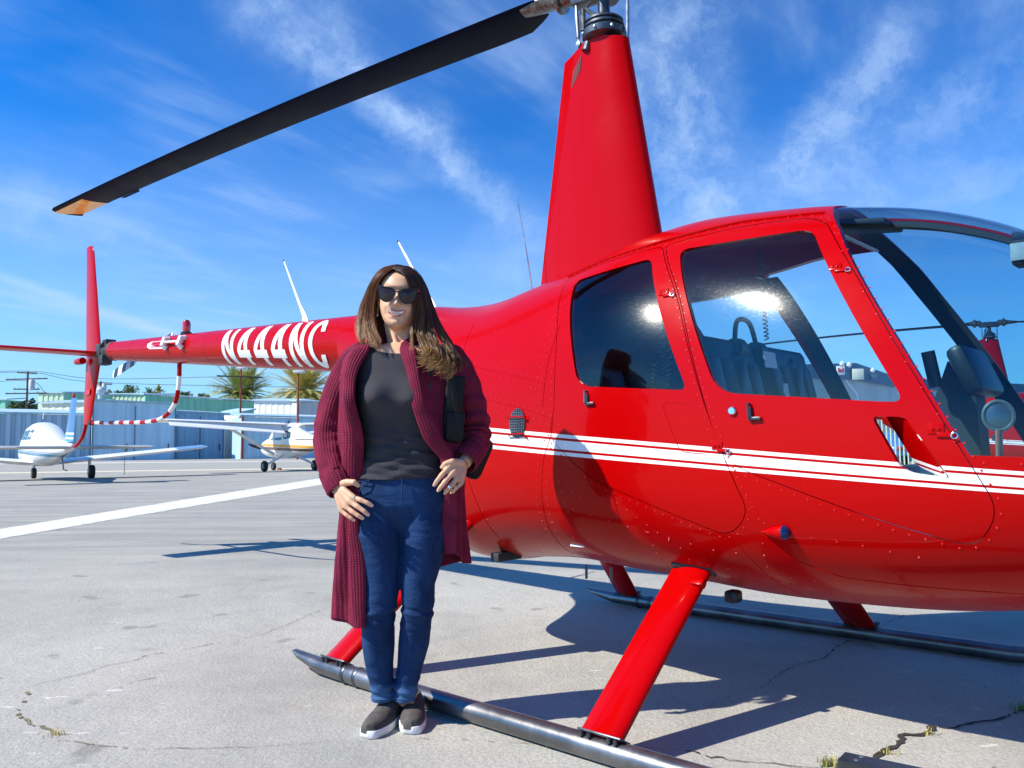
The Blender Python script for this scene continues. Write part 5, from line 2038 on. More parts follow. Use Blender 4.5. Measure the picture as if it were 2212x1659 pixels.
# under layer so that the scalp never shows through
for g, L in G3.items():
    for a in range(len(L) - 1):
        m_ = min(len(L[a]), len(L[a + 1]))
        m_ = int(m_ * (.74 if g == 'right' else .86 if g == 'left' else 1))
        k0 = len(hv)
        mid = np.array(T(862, 640, .02))
        for i in range(m_ - 2):
            for w__ in (0, .5, 1):
                p = L[a][i] * (1 - w__) + L[a + 1][i] * w__
                d_ = mid - p
                d_[2] = 0
                d_ /= max(1e-6, np.linalg.norm(d_))
                hv.append(tuple(p + d_ * .007))
                ht_.append((.15 + .5 * i / m_, 0, 0))
        for i in range(m_ - 3):
            for j in (0, 1):
                q = k0 + i * 3 + j
                hf.append((q, q + 1, q + 4, q + 3))
me = bpy.data.meshes.new('hair')
me.from_pydata(hv, [], hf)
me.materials.append(MATS['hair'])
at = me.attributes.new('tone', 'FLOAT_VECTOR', 'POINT')
at.data.foreach_set('vector', np.array(ht_, dtype=np.float32).ravel())
me.polygons.foreach_set('use_smooth', [True] * len(me.polygons))
hair = link('hair', me, person)
# ================================================================== GROUND
def ground_mat():
    m = bpy.data.materials.new('apron')
    m.use_nodes = True
    t = NT(m.node_tree)
    b = m.node_tree.nodes['Principled BSDF']
    tcn = t.n('ShaderNodeTexCoord').outputs['Object']
    s = t.n('ShaderNodeSeparateXYZ', ins={0: tcn})
    big = t.ramp(t.noise(tcn, .30, 6.0, .65), .38, .62)
    mid = t.ramp(t.noise(tcn, 1.3, 6.0, .65), .3, .72)
    strk = t.ramp(t.noise(t.vmath('MULTIPLY', tcn, (.35, 2.2, 1)), 1.1, 5.0, .6), .35, .7)
    fine = t.noise(tcn, 65.0, 5.0, .75)
    col = t.mix(big, (.330, .326, .300, 1), (.510, .495, .445, 1))
    col = t.mix(t.math('MULTIPLY', mid, .55), col, (.545, .530, .475, 1))
    # older asphalt farther out, in bands
    far = t.ramp(s.outputs[1], 5.2, 9.0)
    farc = t.mix(strk, (.270, .270, .255, 1), (.400, .392, .355, 1))
    col = t.mix(t.math('MULTIPLY', far, .8), col, farc)
    v = t.n('ShaderNodeTexVoronoi', ins={'Vector': tcn, 'Scale': 120.0})
    agg = t.ramp(v.outputs['Color'], .1, .9)
    col = t.mix(t.math('MULTIPLY', t.ramp(fine, .42, .62), .45), col, (.24, .225, .195, 1))
    col = t.mix(t.math('MULTIPLY', t.ramp(fine, .60, .70), .8), col, (.74, .70, .62, 1))
    # pale scuffs
    sc = t.noise(t.vmath('MULTIPLY', tcn, (1.0, 2.8, 1)), 7.0, 3.0, .6)
    sc2 = t.ramp(t.noise(tcn, .8, 2.0), .45, .65)
    col = t.mix(t.math('MULTIPLY', t.math('MULTIPLY', t.ramp(sc, .66, .70), sc2), .75), col, (.76, .74, .69, 1))
    # oil spots
    osp = t.noise(tcn, 3.1, 2.0, .5)
    col = t.mix(t.math('MULTIPLY', t.ramp(osp, .66, .74), .40), col, (.09, .085, .08, 1))
    t.set(b, 'Base Color', col)
    b.inputs['Roughness'].default_value = .92
    b.inputs['Specular IOR Level'].default_value = .18
    h_ = t.math('ADD', t.math('MULTIPLY', fine, .8), t.math('MULTIPLY', agg, .35))
    h_ = t.math('ADD', h_, t.math('MULTIPLY', t.noise(tcn, 14.0, 3.0), .8))
    bn = t.n('ShaderNodeBump', ins={'Strength': 1.0, 'Distance': .008, 'Height': h_})
    t.set(b, 'Normal', bn.outputs[0])
    MATS['apron'] = m
ground_mat()
gmesh = MB()
gx = [-3000, -600, -120, -30, -12, -5, 0, 5, 12, 30, 120, 600, 3000]
gy = [-200, -30, -6, 0, 4, 9, 20, 50, 150, 600, 4000]
vs = [(x, y, 0) for y in gy for x in gx]
n_ = len(gx)
fs = [(j * n_ + i, j * n_ + i + 1, (j + 1) * n_ + i + 1, (j + 1) * n_ + i) for j in range(len(gy) - 1) for i in range(n_ - 1)]
gmesh.add(vs, fs)
ground = gmesh.build('ground', 'apron', None, smooth=0, fix=False)
ground['kind'] = 'structure'

def wear_mat(name, base, hole):
    m = bpy.data.materials.new(name)
    m.use_nodes = True
    t = NT(m.node_tree)
    b = m.node_tree.nodes['Principled BSDF']
    tcn = t.n('ShaderNodeTexCoord').outputs['Object']
    f = t.ramp(t.noise(tcn, 9.0, 6.0, .7), .58, .72)
    f2 = t.ramp(t.noise(tcn, 1.5, 3.0), .3, .7)
    c = t.mix(f2, c4(base), c4(tuple(x * .88 for x in base)))
    t.set(b, 'Base Color', t.mix(t.math('MULTIPLY', f, hole), c, (.33, .31, .28, 1)))
    b.inputs['Roughness'].default_value = .8
    MATS[name] = m
wear_mat('line_white', (.66, .64, .57), .5)
wear_mat('line_yellow', (.62, .56, .40), .6)

def ground_strip(name, up, dn, m_, z=.004, jag=.012):
    r_ = np.random.default_rng(5)
    a = polyline_len([tuple(on_ground(*p))[:2] for p in up], .12)
    b_ = polyline_len([tuple(on_ground(*p))[:2] for p in dn], .12)
    k = min(len(a), len(b_))
    a = [a[int(i * (len(a) - 1) / (k - 1))] for i in range(k)]
    b_ = [b_[int(i * (len(b_) - 1) / (k - 1))] for i in range(k)]
    vs = [(p[0] + r_.normal(0, jag), p[1] + r_.normal(0, jag), z) for p in a] + [(p[0] + r_.normal(0, jag), p[1] + r_.normal(0, jag), z) for p in b_]
    o = MB().add(vs, [(i, i + 1, k + i + 1, k + i) for i in range(k - 1)]).build(name, m_, None, smooth=0)
    o['kind'] = 'structure'
    return o
ground_strip('painted_line', [(-700, 1253.6), (0, 1143), (250, 1103.5), (500, 1063.5), (820, 1013)], [(-700, 1283.5), (0, 1164.5), (250, 1122), (500, 1080), (820, 1026)], 'line_white')
ground_strip('painted_line', [(-200, 1022.5), (0, 1020.5), (690, 1010.5)], [(-200, 1026), (0, 1023.2), (690, 1012.6)], 'line_yellow', jag=.03)
ground_strip('painted_line', [(-200, 1003), (690, 995.2)], [(-200, 1004.6), (690, 996.2)], 'line_white', jag=.03)

# cracks and joints in the pavement
mat('crack_soil', (.030, .026, .020), .95, var=(30, .5))
mat('crack_dry', (.20, .17, .10), .95, var=(20, .5))
def cr3(X, Y): return ((3000 + X / 2.0136) / 1.8228, (2200 + Y / 2.0136) / 1.8228)
def cr6(X, Y): return (X / 1.476 / 1.8228, (1900 + Y / 1.476) / 1.8228)
def cr2(X, Y): return ((2000 + X / 1.7955) / 1.8228, (2100 + Y / 1.7955) / 1.8228)
CR = [
 ([cr3(*p) for p in [(880, 1625), (960, 1560), (1110, 1490), (1150, 1440), (1150, 1405), (1200, 1415), (1290, 1405), (1350, 1385), (1395, 1335)]], .019, 'crack_soil', .6),
 ([cr3(*p) for p in [(1395, 1335), (1470, 1350), (1600, 1310), (1700, 1290), (1850, 1265), (1940, 1240), (2050, 1200), (2200, 1150)]], .009, 'crack_soil', .5),
 ([cr3(*p) for p in [(1600, 960), (1800, 1040), (1900, 1090), (2070, 1150), (2200, 1190)]], .004, 'crack_soil', .3),
 ([cr3(*p) for p in [(720, 640), (600, 700), (480, 790), (280, 840), (150, 910), (40, 1000), (-120, 1080)]], .005, 'crack_soil', .25),
 ([cr3(*p) for p in [(1190, 420), (1080, 470), (960, 525), (900, 560)]], .005, 'crack_soil', .2),
 ([cr6(*p) for p in [(1990, 700), (1800, 770), (1740, 800), (1500, 890), (1380, 910), (1370, 940), (1200, 985), (1050, 1020), (960, 1060)]], .0042, 'crack_dry', .5),
 ([cr6(*p) for p in [(1280, 930), (1050, 975), (880, 1000), (780, 1040), (640, 1065), (500, 1115), (400, 1135), (260, 1165), (170, 1195)]], .0045, 'crack_soil', .5),
 ([cr6(*p) for p in [(170, 1195), (155, 1250), (100, 1320), (110, 1360), (180, 1410), (330, 1470)]], .011, 'crack_dry', .9),
 ([cr6(*p) for p in [(-60, 1130), (30, 1145), (170, 1195)]], .004, 'crack_dry', .4),
 ([cr6(*p) for p in [(900, 1140), (760, 1165), (660, 1200), (610, 1240), (440, 1285), (280, 1325)]], .0035, 'crack_soil', .5),
 ([cr6(*p) for p in [(330, 1500), (760, 1556), (1100, 1550), (1300, 1542), (1500, 1537), (1700, 1525), (1919, 1503)]], .0042, 'crack_dry', .4),
 ([cr2(*p) for p in [(-700, 1455), (-350, 1462), (0, 1485), (180, 1490), (330, 1510)]], .0045, 'crack_dry', .5),
 ([cr2(*p) for p in [(1110, 1520), (1300, 1555), (1430, 1590), (1500, 1580), (1560, 1600), (1700, 1612), (1975, 1640), (2300, 1660)]], .006, 'crack_soil', .6),
 ([cr2(*p) for p in [(1400, 1235), (1600, 1150), (1790, 1075), (1975, 1010)]], .003, 'crack_dry', .4),
]
for pts, wd, m_, jit in CR:
    r_ = np.random.default_rng(int(wd * 1e5) + len(pts))
    P = polyline_len([tuple(on_ground(*p))[:2] for p in pts], .022)
    c = np.array(P)
    k = len(c)
    jn = np.convolve(r_.normal(0, 1, k + 8), np.ones(3) / 3, 'same')[4:-4] * .014 * jit + np.convolve(r_.normal(0, 1, k + 40), np.ones(21) / 21, 'same')[20:-20] * .05 * jit
    L, Rr = [], []
    for i in range(k):
        d_ = c[min(k - 1, i + 1)] - c[max(0, i - 1)]
        d_ = d_ / max(1e-9, np.linalg.norm(d_))
        nn = np.array([-d_[1], d_[0]])
        ww = wd * (.35 + 1.1 * r_.random()) * (1 - .7 * (i / k if wd < .008 else 0))
        p = c[i] + nn * jn[i]
        L.append((*(p + nn * ww / 1.6), .0035))
        Rr.append((*(p - nn * ww / 1.6), .0035))
    o = MB().add(L + Rr, [(i, i + 1, k + i + 1, k + i) for i in range(k - 1) if wd > .012 or math.sin(i * .11 + wd * 900) + r_.normal(0, .5) > -.75]).build('pavement_crack', m_, ground, smooth=0)

# grass in the cracks
mat('grass_green', (.16, .22, .035), .7, var=(40, .4))
mat('grass_dry', (.42, .36, .10), .8, var=(40, .3))
def tuft(uv, n_, h_, name, m_):
    c = on_ground(*uv)
    r_ = np.random.default_rng(int(uv[0]))
    mb = MB()
    for i in range(n_):
        a, l = r_.random() * 6.28, h_ * (.4 + .8 * r_.random())
        o = c + Vector((r_.normal(0, .018), r_.normal(0, .012), 0))
        lean = Vector((math.cos(a), math.sin(a), 0)) * l * (.3 + .6 * r_.random())
        s = Vector((-math.sin(a), math.cos(a), 0)) * .0016
        p0, p1, p2 = o, o + lean * .4 + Vector((0, 0, l * .7)), o + lean + Vector((0, 0, l * .9))
        mb.add([tuple(p0 - s), tuple(p0 + s), tuple(p1 + s * .8), tuple(p1 - s * .8), tuple(p2)], [(0, 1, 2, 3), (3, 2, 4)])
    o = mb.build(name, m_, None, smooth=0, fix=False)
    o['kind'] = 'stuff'
    return o
tuft(cr3(560, 1640), 44, .034, 'grass_tuft', 'grass_dry')
tuft(cr3(530, 1650), 26, .024, 'grass_tuft', 'grass_green')
tuft(cr3(2050, 1195), 40, .03, 'grass_tuft', 'grass_green')
tuft(cr3(1330, 1393), 30, .018, 'grass_tuft', 'grass_dry')
tuft(cr3(990, 1545), 30, .018, 'grass_tuft', 'grass_dry')
tuft(cr6(320, 1470), 25, .02, 'grass_tuft', 'grass_dry')
tuft(cr2(320, 1508), 30, .022, 'grass_tuft', 'grass_dry')
pb = MB()
r_ = np.random.default_rng(3)
for i in range(260):
    u, v = (r_.uniform(360, 640), r_.uniform(1022, 1062)) if i < 90 else ((r_.uniform(-40, 700), r_.uniform(1020, 1200)) if i < 170 else (r_.uniform(100, 2200), r_.uniform(1250, 1659)))
    c = on_ground(u, v)
    s = r_.uniform(.004, .011) * (2.2 if i < 90 else (1 if i < 170 else .35))
    q = [(c.x + r_.normal(0, .2) * s + s * x, c.y + s * y, max(0.0005, s * (z + .4))) for x, y, z in ((1, 0, 0), (0, 1, 0), (-1, 0, 0), (0, -1, 0), (0, 0, .8))]
    pb.add(q, [(0, 1, 4), (1, 2, 4), (2, 3, 4), (3, 0, 4)])
o = pb.build('pebbles', mat('pebble', (.50, .48, .42), .9, var=(8, .3)), None, smooth=0)
o['kind'] = 'stuff'

# steel channel lying on the apron at the lower right
a = on_ground(1810, 1672)
b = on_ground(1990, 1712)
d_ = (b - a).normalized()
nn = Vector((-d_.y, d_.x, 0))
ch = MB()
def chp(s, w__, z): return tuple(a + d_ * s + nn * w__ + Vector((0, 0, z)))
prof = [(0, .002), (0, .040), (.080, .040), (.080, .002), (.073, .002), (.073, .033), (.007, .033), (.007, .002)]
ch.loft([[chp(s, w__, z) for w__, z in prof] for s in (0, .9)])
cho = ch.build('steel_channel', 'dark_steel', None)
tag(cho, 'dark steel channel lying on the concrete by the grass tuft at the bottom edge', 'metal bar')
for s, w__ in ((.045, .03), (.05, .065)):
    MB().lathe([(.001, .043), (.006, .042), (.007, .040)], (0, 0, 0), 'Z', 8).build('bolt', 'steel', cho, loc=chp(s, w__, 0))

# ================================================================== PARKED AEROPLANES
def plane_glass():
    return mat('plane_glass', (.02, .06, .08), .08, coat=.3)
plane_glass()
def stripe_mat(name, bands, axis=2, base=(.78, .78, .77)):
    """painted cheat lines: (z0, z1, colour)"""
    m = bpy.data.materials.new(name)
    m.use_nodes = True
    t = NT(m.node_tree)
    b = m.node_tree.nodes['Principled BSDF']
    s = t.n('ShaderNodeSeparateXYZ', ins={0: t.n('ShaderNodeTexCoord').outputs['Object']})
    z = t.math('ADD', s.outputs[2], t.math('MULTIPLY', s.outputs[0], -.03))
    col = None
    for z0, z1, c in bands:
        k = t.math('MULTIPLY', t.math('GREATER_THAN', z, z0), t.math('LESS_THAN', z, z1))
        col = t.mix(k, col if col is not None else c4(base), c4(c))
    t.set(b, 'Base Color', col)
    b.inputs['Roughness'].default_value = .3
    b.inputs['Coat Weight'].default_value = .4
    MATS[name] = m
stripe_mat('highwing_paint', [(1.13, 1.26, (.75, .38, .05)), (.98, 1.11, (.14, .07, .05))])
stripe_mat('lowwing_paint', [(.92, 1.02, (.05, .22, .36)), (1.04, 1.07, (.05, .22, .36))])
stripe_mat('blue_fin', [(1.75, 3.2, (.05, .15, .40)), (1.60, 1.68, (.05, .30, .45)), (1.46, 1.54, (.05, .30, .45)), (1.32, 1.40, (.05, .30, .45))])
mat('silver_wing', (.42, .43, .42), .45, metal=.3, var=(3, .1))

def ring_yz(x, w_, zb, zt, n=24, p=2.6):
    zc_, h_ = (zb + zt) / 2, (zt - zb) / 2
    return [(x, math.copysign(abs(math.cos(a)) ** (2 / p), math.cos(a)) * w_, zc_ + math.copysign(abs(math.sin(a)) ** (2 / p), math.sin(a)) * h_) for a in np.linspace(0, 2 * math.pi, n, endpoint=False)]
def wing(parent, name, m_, x0, z0, y0, span, chord, dih, taper=1.0, tk=.13, sweep=0.0):
    rings = []
    for t in np.linspace(0, 1, 8):
        y = y0 + (span - y0) * t
        c = chord * (1 - (1 - taper) * t)
        rings.append([(x0 - sweep * t + a, y, z0 + dih * t + b) for a, b in foil(c, c * tk, 22)])
    c = chord * taper
    sg = 1 if span > y0 else -1
    rings.append([(x0 - sweep + a * .8 - c * .1, span + sg * .12, z0 + dih + .02 + b * .4) for a, b in foil(c, c * tk, 22)])
    return MB().loft(rings).build(name, m_, parent, smooth=40)
def wheel(parent, c, r_, w_, fair=None):
    t = MB().lathe([(r_ * .55, -w_ / 2), (r_ * .9, -w_ / 2), (r_, -w_ * .28), (r_, w_ * .28), (r_ * .9, w_ / 2), (r_ * .55, w_ / 2)], c, 'Y', 22).build('wheel', 'black_rubber', parent)
    MB().lathe([(.002, -w_ * .40), (r_ * .3, -w_ * .52), (r_ * .55, -w_ * .42), (r_ * .55, w_ * .42), (r_ * .3, w_ * .52), (.002, w_ * .40)], c, 'Y', 16).build('rim', 'steel', t)
    return t

# high-wing aeroplane, heading away to the left
hw = thing('high_wing_aeroplane', 'white high-wing aeroplane with orange and brown stripes half hidden by the woman', 'aeroplane', (-10.75, 39.4, 0), math.atan2(.78, -.62), 'small aeroplanes parked before the hangars')
sec_ = [(2.35, .18, .92, 1.28), (2.25, .36, .78, 1.42), (1.6, .48, .66, 1.55), (1.0, .53, .62, 1.68), (.65, .55, .62, 2.02), (.1, .56, .62, 2.12), (-.9, .54, .64, 2.10), (-1.7, .44, .72, 1.90), (-3.0, .27, .95, 1.62), (-4.6, .12, 1.15, 1.45), (-5.1, .05, 1.22, 1.40)]
xs_ = np.linspace(2.35, -5.1, 40)
A_ = np.array(sec_)[::-1]
fb = MB().loft([ring_yz(x, *[float(np.interp(x, A_[:, 0], A_[:, k])) for k in (1, 2, 3)]) for x in xs_]).build('fuselage', 'highwing_paint', hw, smooth=40)
def side_pane(parent, pts, sgn, yfun, name='window', m_='plane_glass', off=.012):
    vs = [(x, sgn * (yfun(x, z) + off), z) for x, z in pts] + [(x, sgn * (yfun(x, z) - .01), z) for x, z in pts]
    n__ = len(pts)
    return MB().add(vs, [tuple(range(n__)), tuple(range(2 * n__ - 1, n__ - 1, -1))] + [(i, i + n__, (i + 1) % n__ + n__, (i + 1) % n__) for i in range(n__)]).build(name, m_, parent, smooth=0)
def yf_plane(A):
    def f(x, z):
        w_, zb, zt = [float(np.interp(x, A[:, 0], A[:, k])) for k in (1, 2, 3)]
        q = abs(z - (zb + zt) / 2) / ((zt - zb) / 2)
        return w_ * max(0, 1 - min(1, q) ** 2.6) ** (1 / 2.6)
    return f
yhw = yf_plane(A_)
for sgn in (1, -1):
    side_pane(fb, roundpoly([(.92, 1.50), (.66, 1.92), (.30, 1.95), (.30, 1.46)], .05), sgn, yhw)
    side_pane(fb, roundpoly([(.10, 1.46), (.10, 1.96), (-.72, 1.94), (-.72, 1.44)], .10), sgn, yhw)
    side_pane(fb, roundpoly([(-.92, 1.48), (-.92, 1.90), (-1.45, 1.80), (-1.55, 1.52)], .12), sgn, yhw)
    side_pane(fb, [(.27, .72), (.27, 1.96), (.13, 1.96), (.13, .72)], sgn, yhw, 'door_post', 'interior_dark', .016)
    wing(hw, 'wing', 'plane_white', .55, 2.16, sgn * .30, sgn * 5.9, 1.62, .16, .80, .15)
    rt = Euler((0, R(24), 0)).to_matrix()
    fl3 = MB()
    fl3.add([(-.72, sgn * .6, 2.17), (-.66, sgn * 5.6, 2.31), (-1.06, sgn * 5.6, 2.08), (-1.30, sgn * .6, 1.76), (-.70, sgn * .6, 2.13), (-.64, sgn * 5.6, 2.27), (-1.05, sgn * 5.6, 2.05), (-1.29, sgn * .6, 1.73)], [(0, 1, 2, 3), (7, 6, 5, 4), (0, 4, 5, 1), (1, 5, 6, 2), (2, 6, 7, 3), (3, 7, 4, 0)])
    fl3.build('flap', 'plane_white', hw)
    MB().tube([(.12, sgn * .52, .78), (-.02, sgn * 3.0, 2.16)], .055, 8, flat=(.5, 1.3)).build('wing_strut', 'plane_white', hw)
    MB().tube([(-.45, sgn * .35, .72), (-.50, sgn * 1.15, .32)], [.06, .04], 8, flat=(.6, 1.2)).build('landing_gear_leg', 'plane_white', hw)
    wheel(hw, (-.50, sgn * 1.24, .25), .25, .18)
    rings = [[(-4.45 + a - .1 * t, sgn * (.1 + 1.7 * t), 1.42 + b) for a, b in foil(.95 - .3 * t, .09, 16)] for t in (0, .5, 1)]
    MB().loft(rings).build('tailplane', 'plane_white', hw)
wheel(hw, (1.45, 0, .19), .19, .14)
MB().tube([(1.55, 0, .75), (1.45, 0, .22)], .04, 8).build('nose_leg', 'steel', hw)
MB().loft([[(-4.1 - 1.1 * t + a, b, 1.40 + 1.25 * t) for a, b in foil(1.35 - .75 * t, .10, 16)] for t in (0, .5, 1)]).build('fin', 'plane_white', hw)
pr_ = MB()
for s in (1, -1):
    pr_.loft([[(2.42 + a * .3 + b, s * r_ * math.cos(.25), 1.10 + s * r_ * math.sin(.25) + a) for a, b in foil(c, .03, 12)] for r_, c in ((.06, .10), (.4, .16), (.75, .14), (.93, .07))])
pp_ = pr_.build('propeller', 'black_plastic', hw)
MB().lathe([(.15, 2.36), (.14, 2.45), (.09, 2.56), (.01, 2.62)], (0, 0, 1.10), 'X', 16).build('spinner', 'plane_white', pp_)
MB().add([(1.0, -.40, 1.66), (1.0, .40, 1.66), (.66, .42, 2.02), (.66, -.42, 2.02)], [(0, 1, 2, 3)]).build('windshield', 'plane_glass', fb)
ck = MB()
ck.prism([(-.10, 0), (.10, 0), (.05, .11), (-.05, .11)], -.16, .16)
o = ck.build('wheel_chock', mat('chock_orange', (.75, .22, .10), .6), None, loc=Vector((-11.5, 41.0, 0)))
tag(o, 'orange chock under the nose wheel of the high-wing aeroplane', 'wheel chock')

# low-wing aeroplane, tail towards us
lw = thing('low_wing_aeroplane', 'white and blue low-wing aeroplane seen from behind at the left edge', 'aeroplane', (-17.1, 30.2, 0), math.atan2(math.cos(R(38)), -math.sin(R(38))), 'small aeroplanes parked before the hangars')
sec_ = [(2.7, .25, .75, 1.15), (2.5, .42, .62, 1.30), (1.6, .56, .52, 1.48), (1.2, .58, .50, 1.62), (.6, .60, .48, 2.00), (-.2, .61, .48, 2.08), (-1.2, .58, .50, 1.94), (-2.2, .46, .60, 1.72), (-3.6, .27, .80, 1.42), (-5.1, .12, .98, 1.26), (-5.6, .06, 1.02, 1.22)]
A2 = np.array(sec_)[::-1]
fb2 = MB().loft([ring_yz(x, *[float(np.interp(x, A2[:, 0], A2[:, k])) for k in (1, 2, 3)]) for x in np.linspace(2.7, -5.6, 40)]).build('fuselage', 'lowwing_paint', lw, smooth=40)
ylw = yf_plane(A2)
for sgn in (1, -1):
    for x0, x1 in ((.95, .45), (.35, -.15), (-.27, -.75), (-.88, -1.25)):
        side_pane(fb2, roundpoly([(x0, 1.44), (x0 - .04, 1.76), (x1, 1.78), (x1, 1.44)], .06), sgn, ylw)
    wing(lw, 'wing', 'plane_white', .75, .62, sgn * .40, sgn * 5.7, 1.75, .52, .72, .13)
    wing(lw, 'wing_tip', 'blue_fin' if False else mat('tip_blue', (.10, .26, .52), .35, coat=.3), .738 - .0, 1.032, sgn * 4.6, sgn * 5.73, 1.39, .110, .905, .142)
    MB().tube([(-.15, sgn * 1.55, .72), (-.15, sgn * 1.55, .25)], .055, 8).build('landing_gear_leg', 'plane_white', lw)
    wheel(lw, (-.15, sgn * 1.62, .25), .25, .19)
    wing(lw, 'stabilator', 'silver_wing', -4.95, 1.13, sgn * .06, sgn * 2.25, .85, .0, .92, .15)
    MB().box((-5.78, sgn * .82, 1.135), (.16, 1.5, .02)).build('trim_tab', 'silver_wing', lw)
wheel(lw, (1.7, 0, .2), .20, .15)
MB().tube([(1.75, 0, .6), (1.7, 0, .2)], .05, 8).build('nose_leg', 'steel', lw)
MB().loft([[(-4.25 - 1.05 * t + a, b, 1.30 + 1.35 * t) for a, b in foil(1.35 - .62 * t, .11, 18)] for t in np.linspace(0, 1, 6)]).build('fin', 'blue_fin', lw, smooth=40)
MB().lathe([(.03, 2.64), (.05, 2.68), (.05, 2.78), (.02, 2.82)], (-5.55, 0, 0), 'Z', 12).build('fin_beacon', 'red_lens', lw)
MB().tube([(-3.9, 0, .80), (-4.2, 0, .42), (-4.75, 0, .40)], .022, 6).build('tail_tiedown', 'dark_steel', lw)
MB().tube([(.1, 0, 2.2), (-.05, 0, 2.45)], .012, 6).build('aerial', 'plane_white', lw)
ch_ = MB()
for i in range(12):
    ch_.tube([(0, 0, .05 + i * .095), (0, .006, .10 + i * .095)], .022, 6)
o = ch_.build('tie_down_chain', 'dark_steel', None, loc=trace(246 + 23, 1000, 34.0) * Vector((1, 1, 0)))
tag(o, 'rusty tie-down chain hanging from the wing of the low-wing aeroplane', 'chain')

# ================================================================== HANGARS
def metal_sheet(name, base, var_=.10):
    m = bpy.data.materials.new(name)
    m.use_nodes = True
    t = NT(m.node_tree)
    b = m.node_tree.nodes['Principled BSDF']
    tcn = t.n('ShaderNodeTexCoord').outputs['Object']
    st_ = t.noise(t.vmath('MULTIPLY', tcn, (1.4, 1.4, .08)), 1.0, 4.0, .6)
    f = t.ramp(st_, .3, .7)
    c = t.mix(f, c4(tuple(x * (1 - var_) for x in base)), c4(tuple(min(1, x * (1 + var_)) for x in base)))
    rst = t.ramp(t.noise(tcn, .9, 5.0, .7), .66, .78)
    c = t.mix(t.math('MULTIPLY', rst, .25), c, (.25, .17, .11, 1))
    t.set(b, 'Base Color', c)
    b.inputs['Roughness'].default_value = .55
    MATS[name] = m
for nm, c in (('sheet_blue', (.40, .62, .76)), ('sheet_grey', (.36, .52, .62)), ('sheet_white', (.80, .79, .76)), ('sheet_cream', (.78, .74, .58)), ('sheet_green', (.22, .56, .40)), ('sheet_green_lit', (.55, .70, .50)), ('sheet_slate', (.10, .15, .22)), ('sheet_stone', (.52, .54, .55))):
    metal_sheet(nm, c)
def hangar(name, label, u0, v0, u1, v1, Y0, Y1, sheet, rib=.8, rd=.10, depth=12.0, roof='sheet_grey', gable=None, trim=True, doors=0, group='hangars along the far side of the apron'):
    """steel hangar: ribbed front wall between two traced corners, side walls, roof, sliding-door seams"""
    a, b = trace(u0, v0, Y0), trace(u1, v1, Y1)
    ga, gb_ = Vector((a.x, a.y, 0)), Vector((b.x, b.y, 0))
    L = (gb_ - ga).length
    d_ = (gb_ - ga) / L
    nb_ = Vector((-d_.y, d_.x, 0))      # away from us
    root = thing(name, label, 'hangar', ga, 0, group)
    za, zb_ = a.z, b.z
    k = max(2, int(L / rib))
    f_, t_, xs = [], [], []
    for i in range(k):
        for q, off in ((0, 0), (.40, 0), (.48, -rd), (.92, -rd)):
            s = (i + q) / k
            p = d_ * (L * s) + nb_ * off
            f_.append((p.x, p.y, 0))
            t_.append((p.x, p.y, za + (zb_ - za) * s))
    p = d_ * L
    f_.append((p.x, p.y, 0))
    t_.append((p.x, p.y, zb_))
    n__ = len(f_)
    MB().add(f_ + t_, [(i, i + 1, n__ + i + 1, n__ + i) for i in range(n__ - 1)]).build('wall', sheet, root, smooth=0, fix=False)
    for s, z in ((0, za), (1, zb_)):
        p0 = d_ * (L * s) + nb_ * .01
        p1 = p0 + nb_ * depth
        MB().add([tuple(p0), tuple(p1), (p1.x, p1.y, z), (p0.x, p0.y, z)], [(0, 1, 2, 3)]).build('side_wall', sheet, root, smooth=0)
    q = [(d_ * -.3 + nb_ * -.35, za), (d_ * (L + .3) + nb_ * -.35, zb_), (d_ * (L + .3) + nb_ * depth, zb_ + .5), (d_ * -.3 + nb_ * depth, za + .5)]
    vs = [(p.x, p.y, z + .02) for p, z in q] + [(p.x, p.y, z + .22) for p, z in q]
    MB().add(vs, [(0, 1, 2, 3), (7, 6, 5, 4), (0, 4, 5, 1), (1, 5, 6, 2), (2, 6, 7, 3), (3, 7, 4, 0)]).build('roof', roof, root, smooth=0)
    for i in range(doors + 1 if doors else 0):
        s = i / doors
        p = d_ * (L * (.01 + .98 * s)) + nb_ * -(rd + .06)
        hh = (za + (zb_ - za) * s) * .94
        MB().box((p.x, p.y, hh / 2), (.10, .10, hh), Euler((0, 0, math.atan2(d_.y, d_.x))).to_matrix()).build('door_edge', 'sheet_slate', root)
    if doors:
        for i in range(doors):
            p = d_ * (L * ((i + .82) / doors)) + nb_ * -(rd + .10)
            MB().box((p.x, p.y, 1.5), (.12, .10, .9), Euler((0, 0, math.atan2(d_.y, d_.x))).to_matrix()).build('door_handle', 'dark_steel', root)
    return root
def recede(u0, Y0, u1, slope):
    """distance at which a wall starting at (u0, Y0) and receding by slope meets the sight line u1"""
    k0, k1 = (u0 - 1106) / 1790, (u1 - 1106) / 1790
    return (Y0 - slope * k0 * Y0) / (1 - slope * k1)
SL = .56
def recv(name, label, u0, v0, u1, v1, Y0, sheet, **kw):
    return hangar(name, label, u0, v0, u1, v1, Y0, recede(u0, Y0, u1, SL), sheet, **kw)
recv('hangar', 'grey-blue hangar of wide ribbed sheet behind the low-wing aeroplane', -90, 892, 197, 897, 92, 'sheet_grey', rib=1.0, rd=.28, depth=3)
recv('hangar', 'tall pale blue hangar with dark roof edge behind the red and white tail guard', 200, 866, 381, 874, 97, 'sheet_blue', rib=1.6, rd=.06, doors=2, depth=10)
recv('hangar', 'pale blue hangar with sliding doors behind the tip of the high wing', 380, 890, 484, 896, 108, 'sheet_blue', rib=.7, rd=.06, doors=2, depth=8)
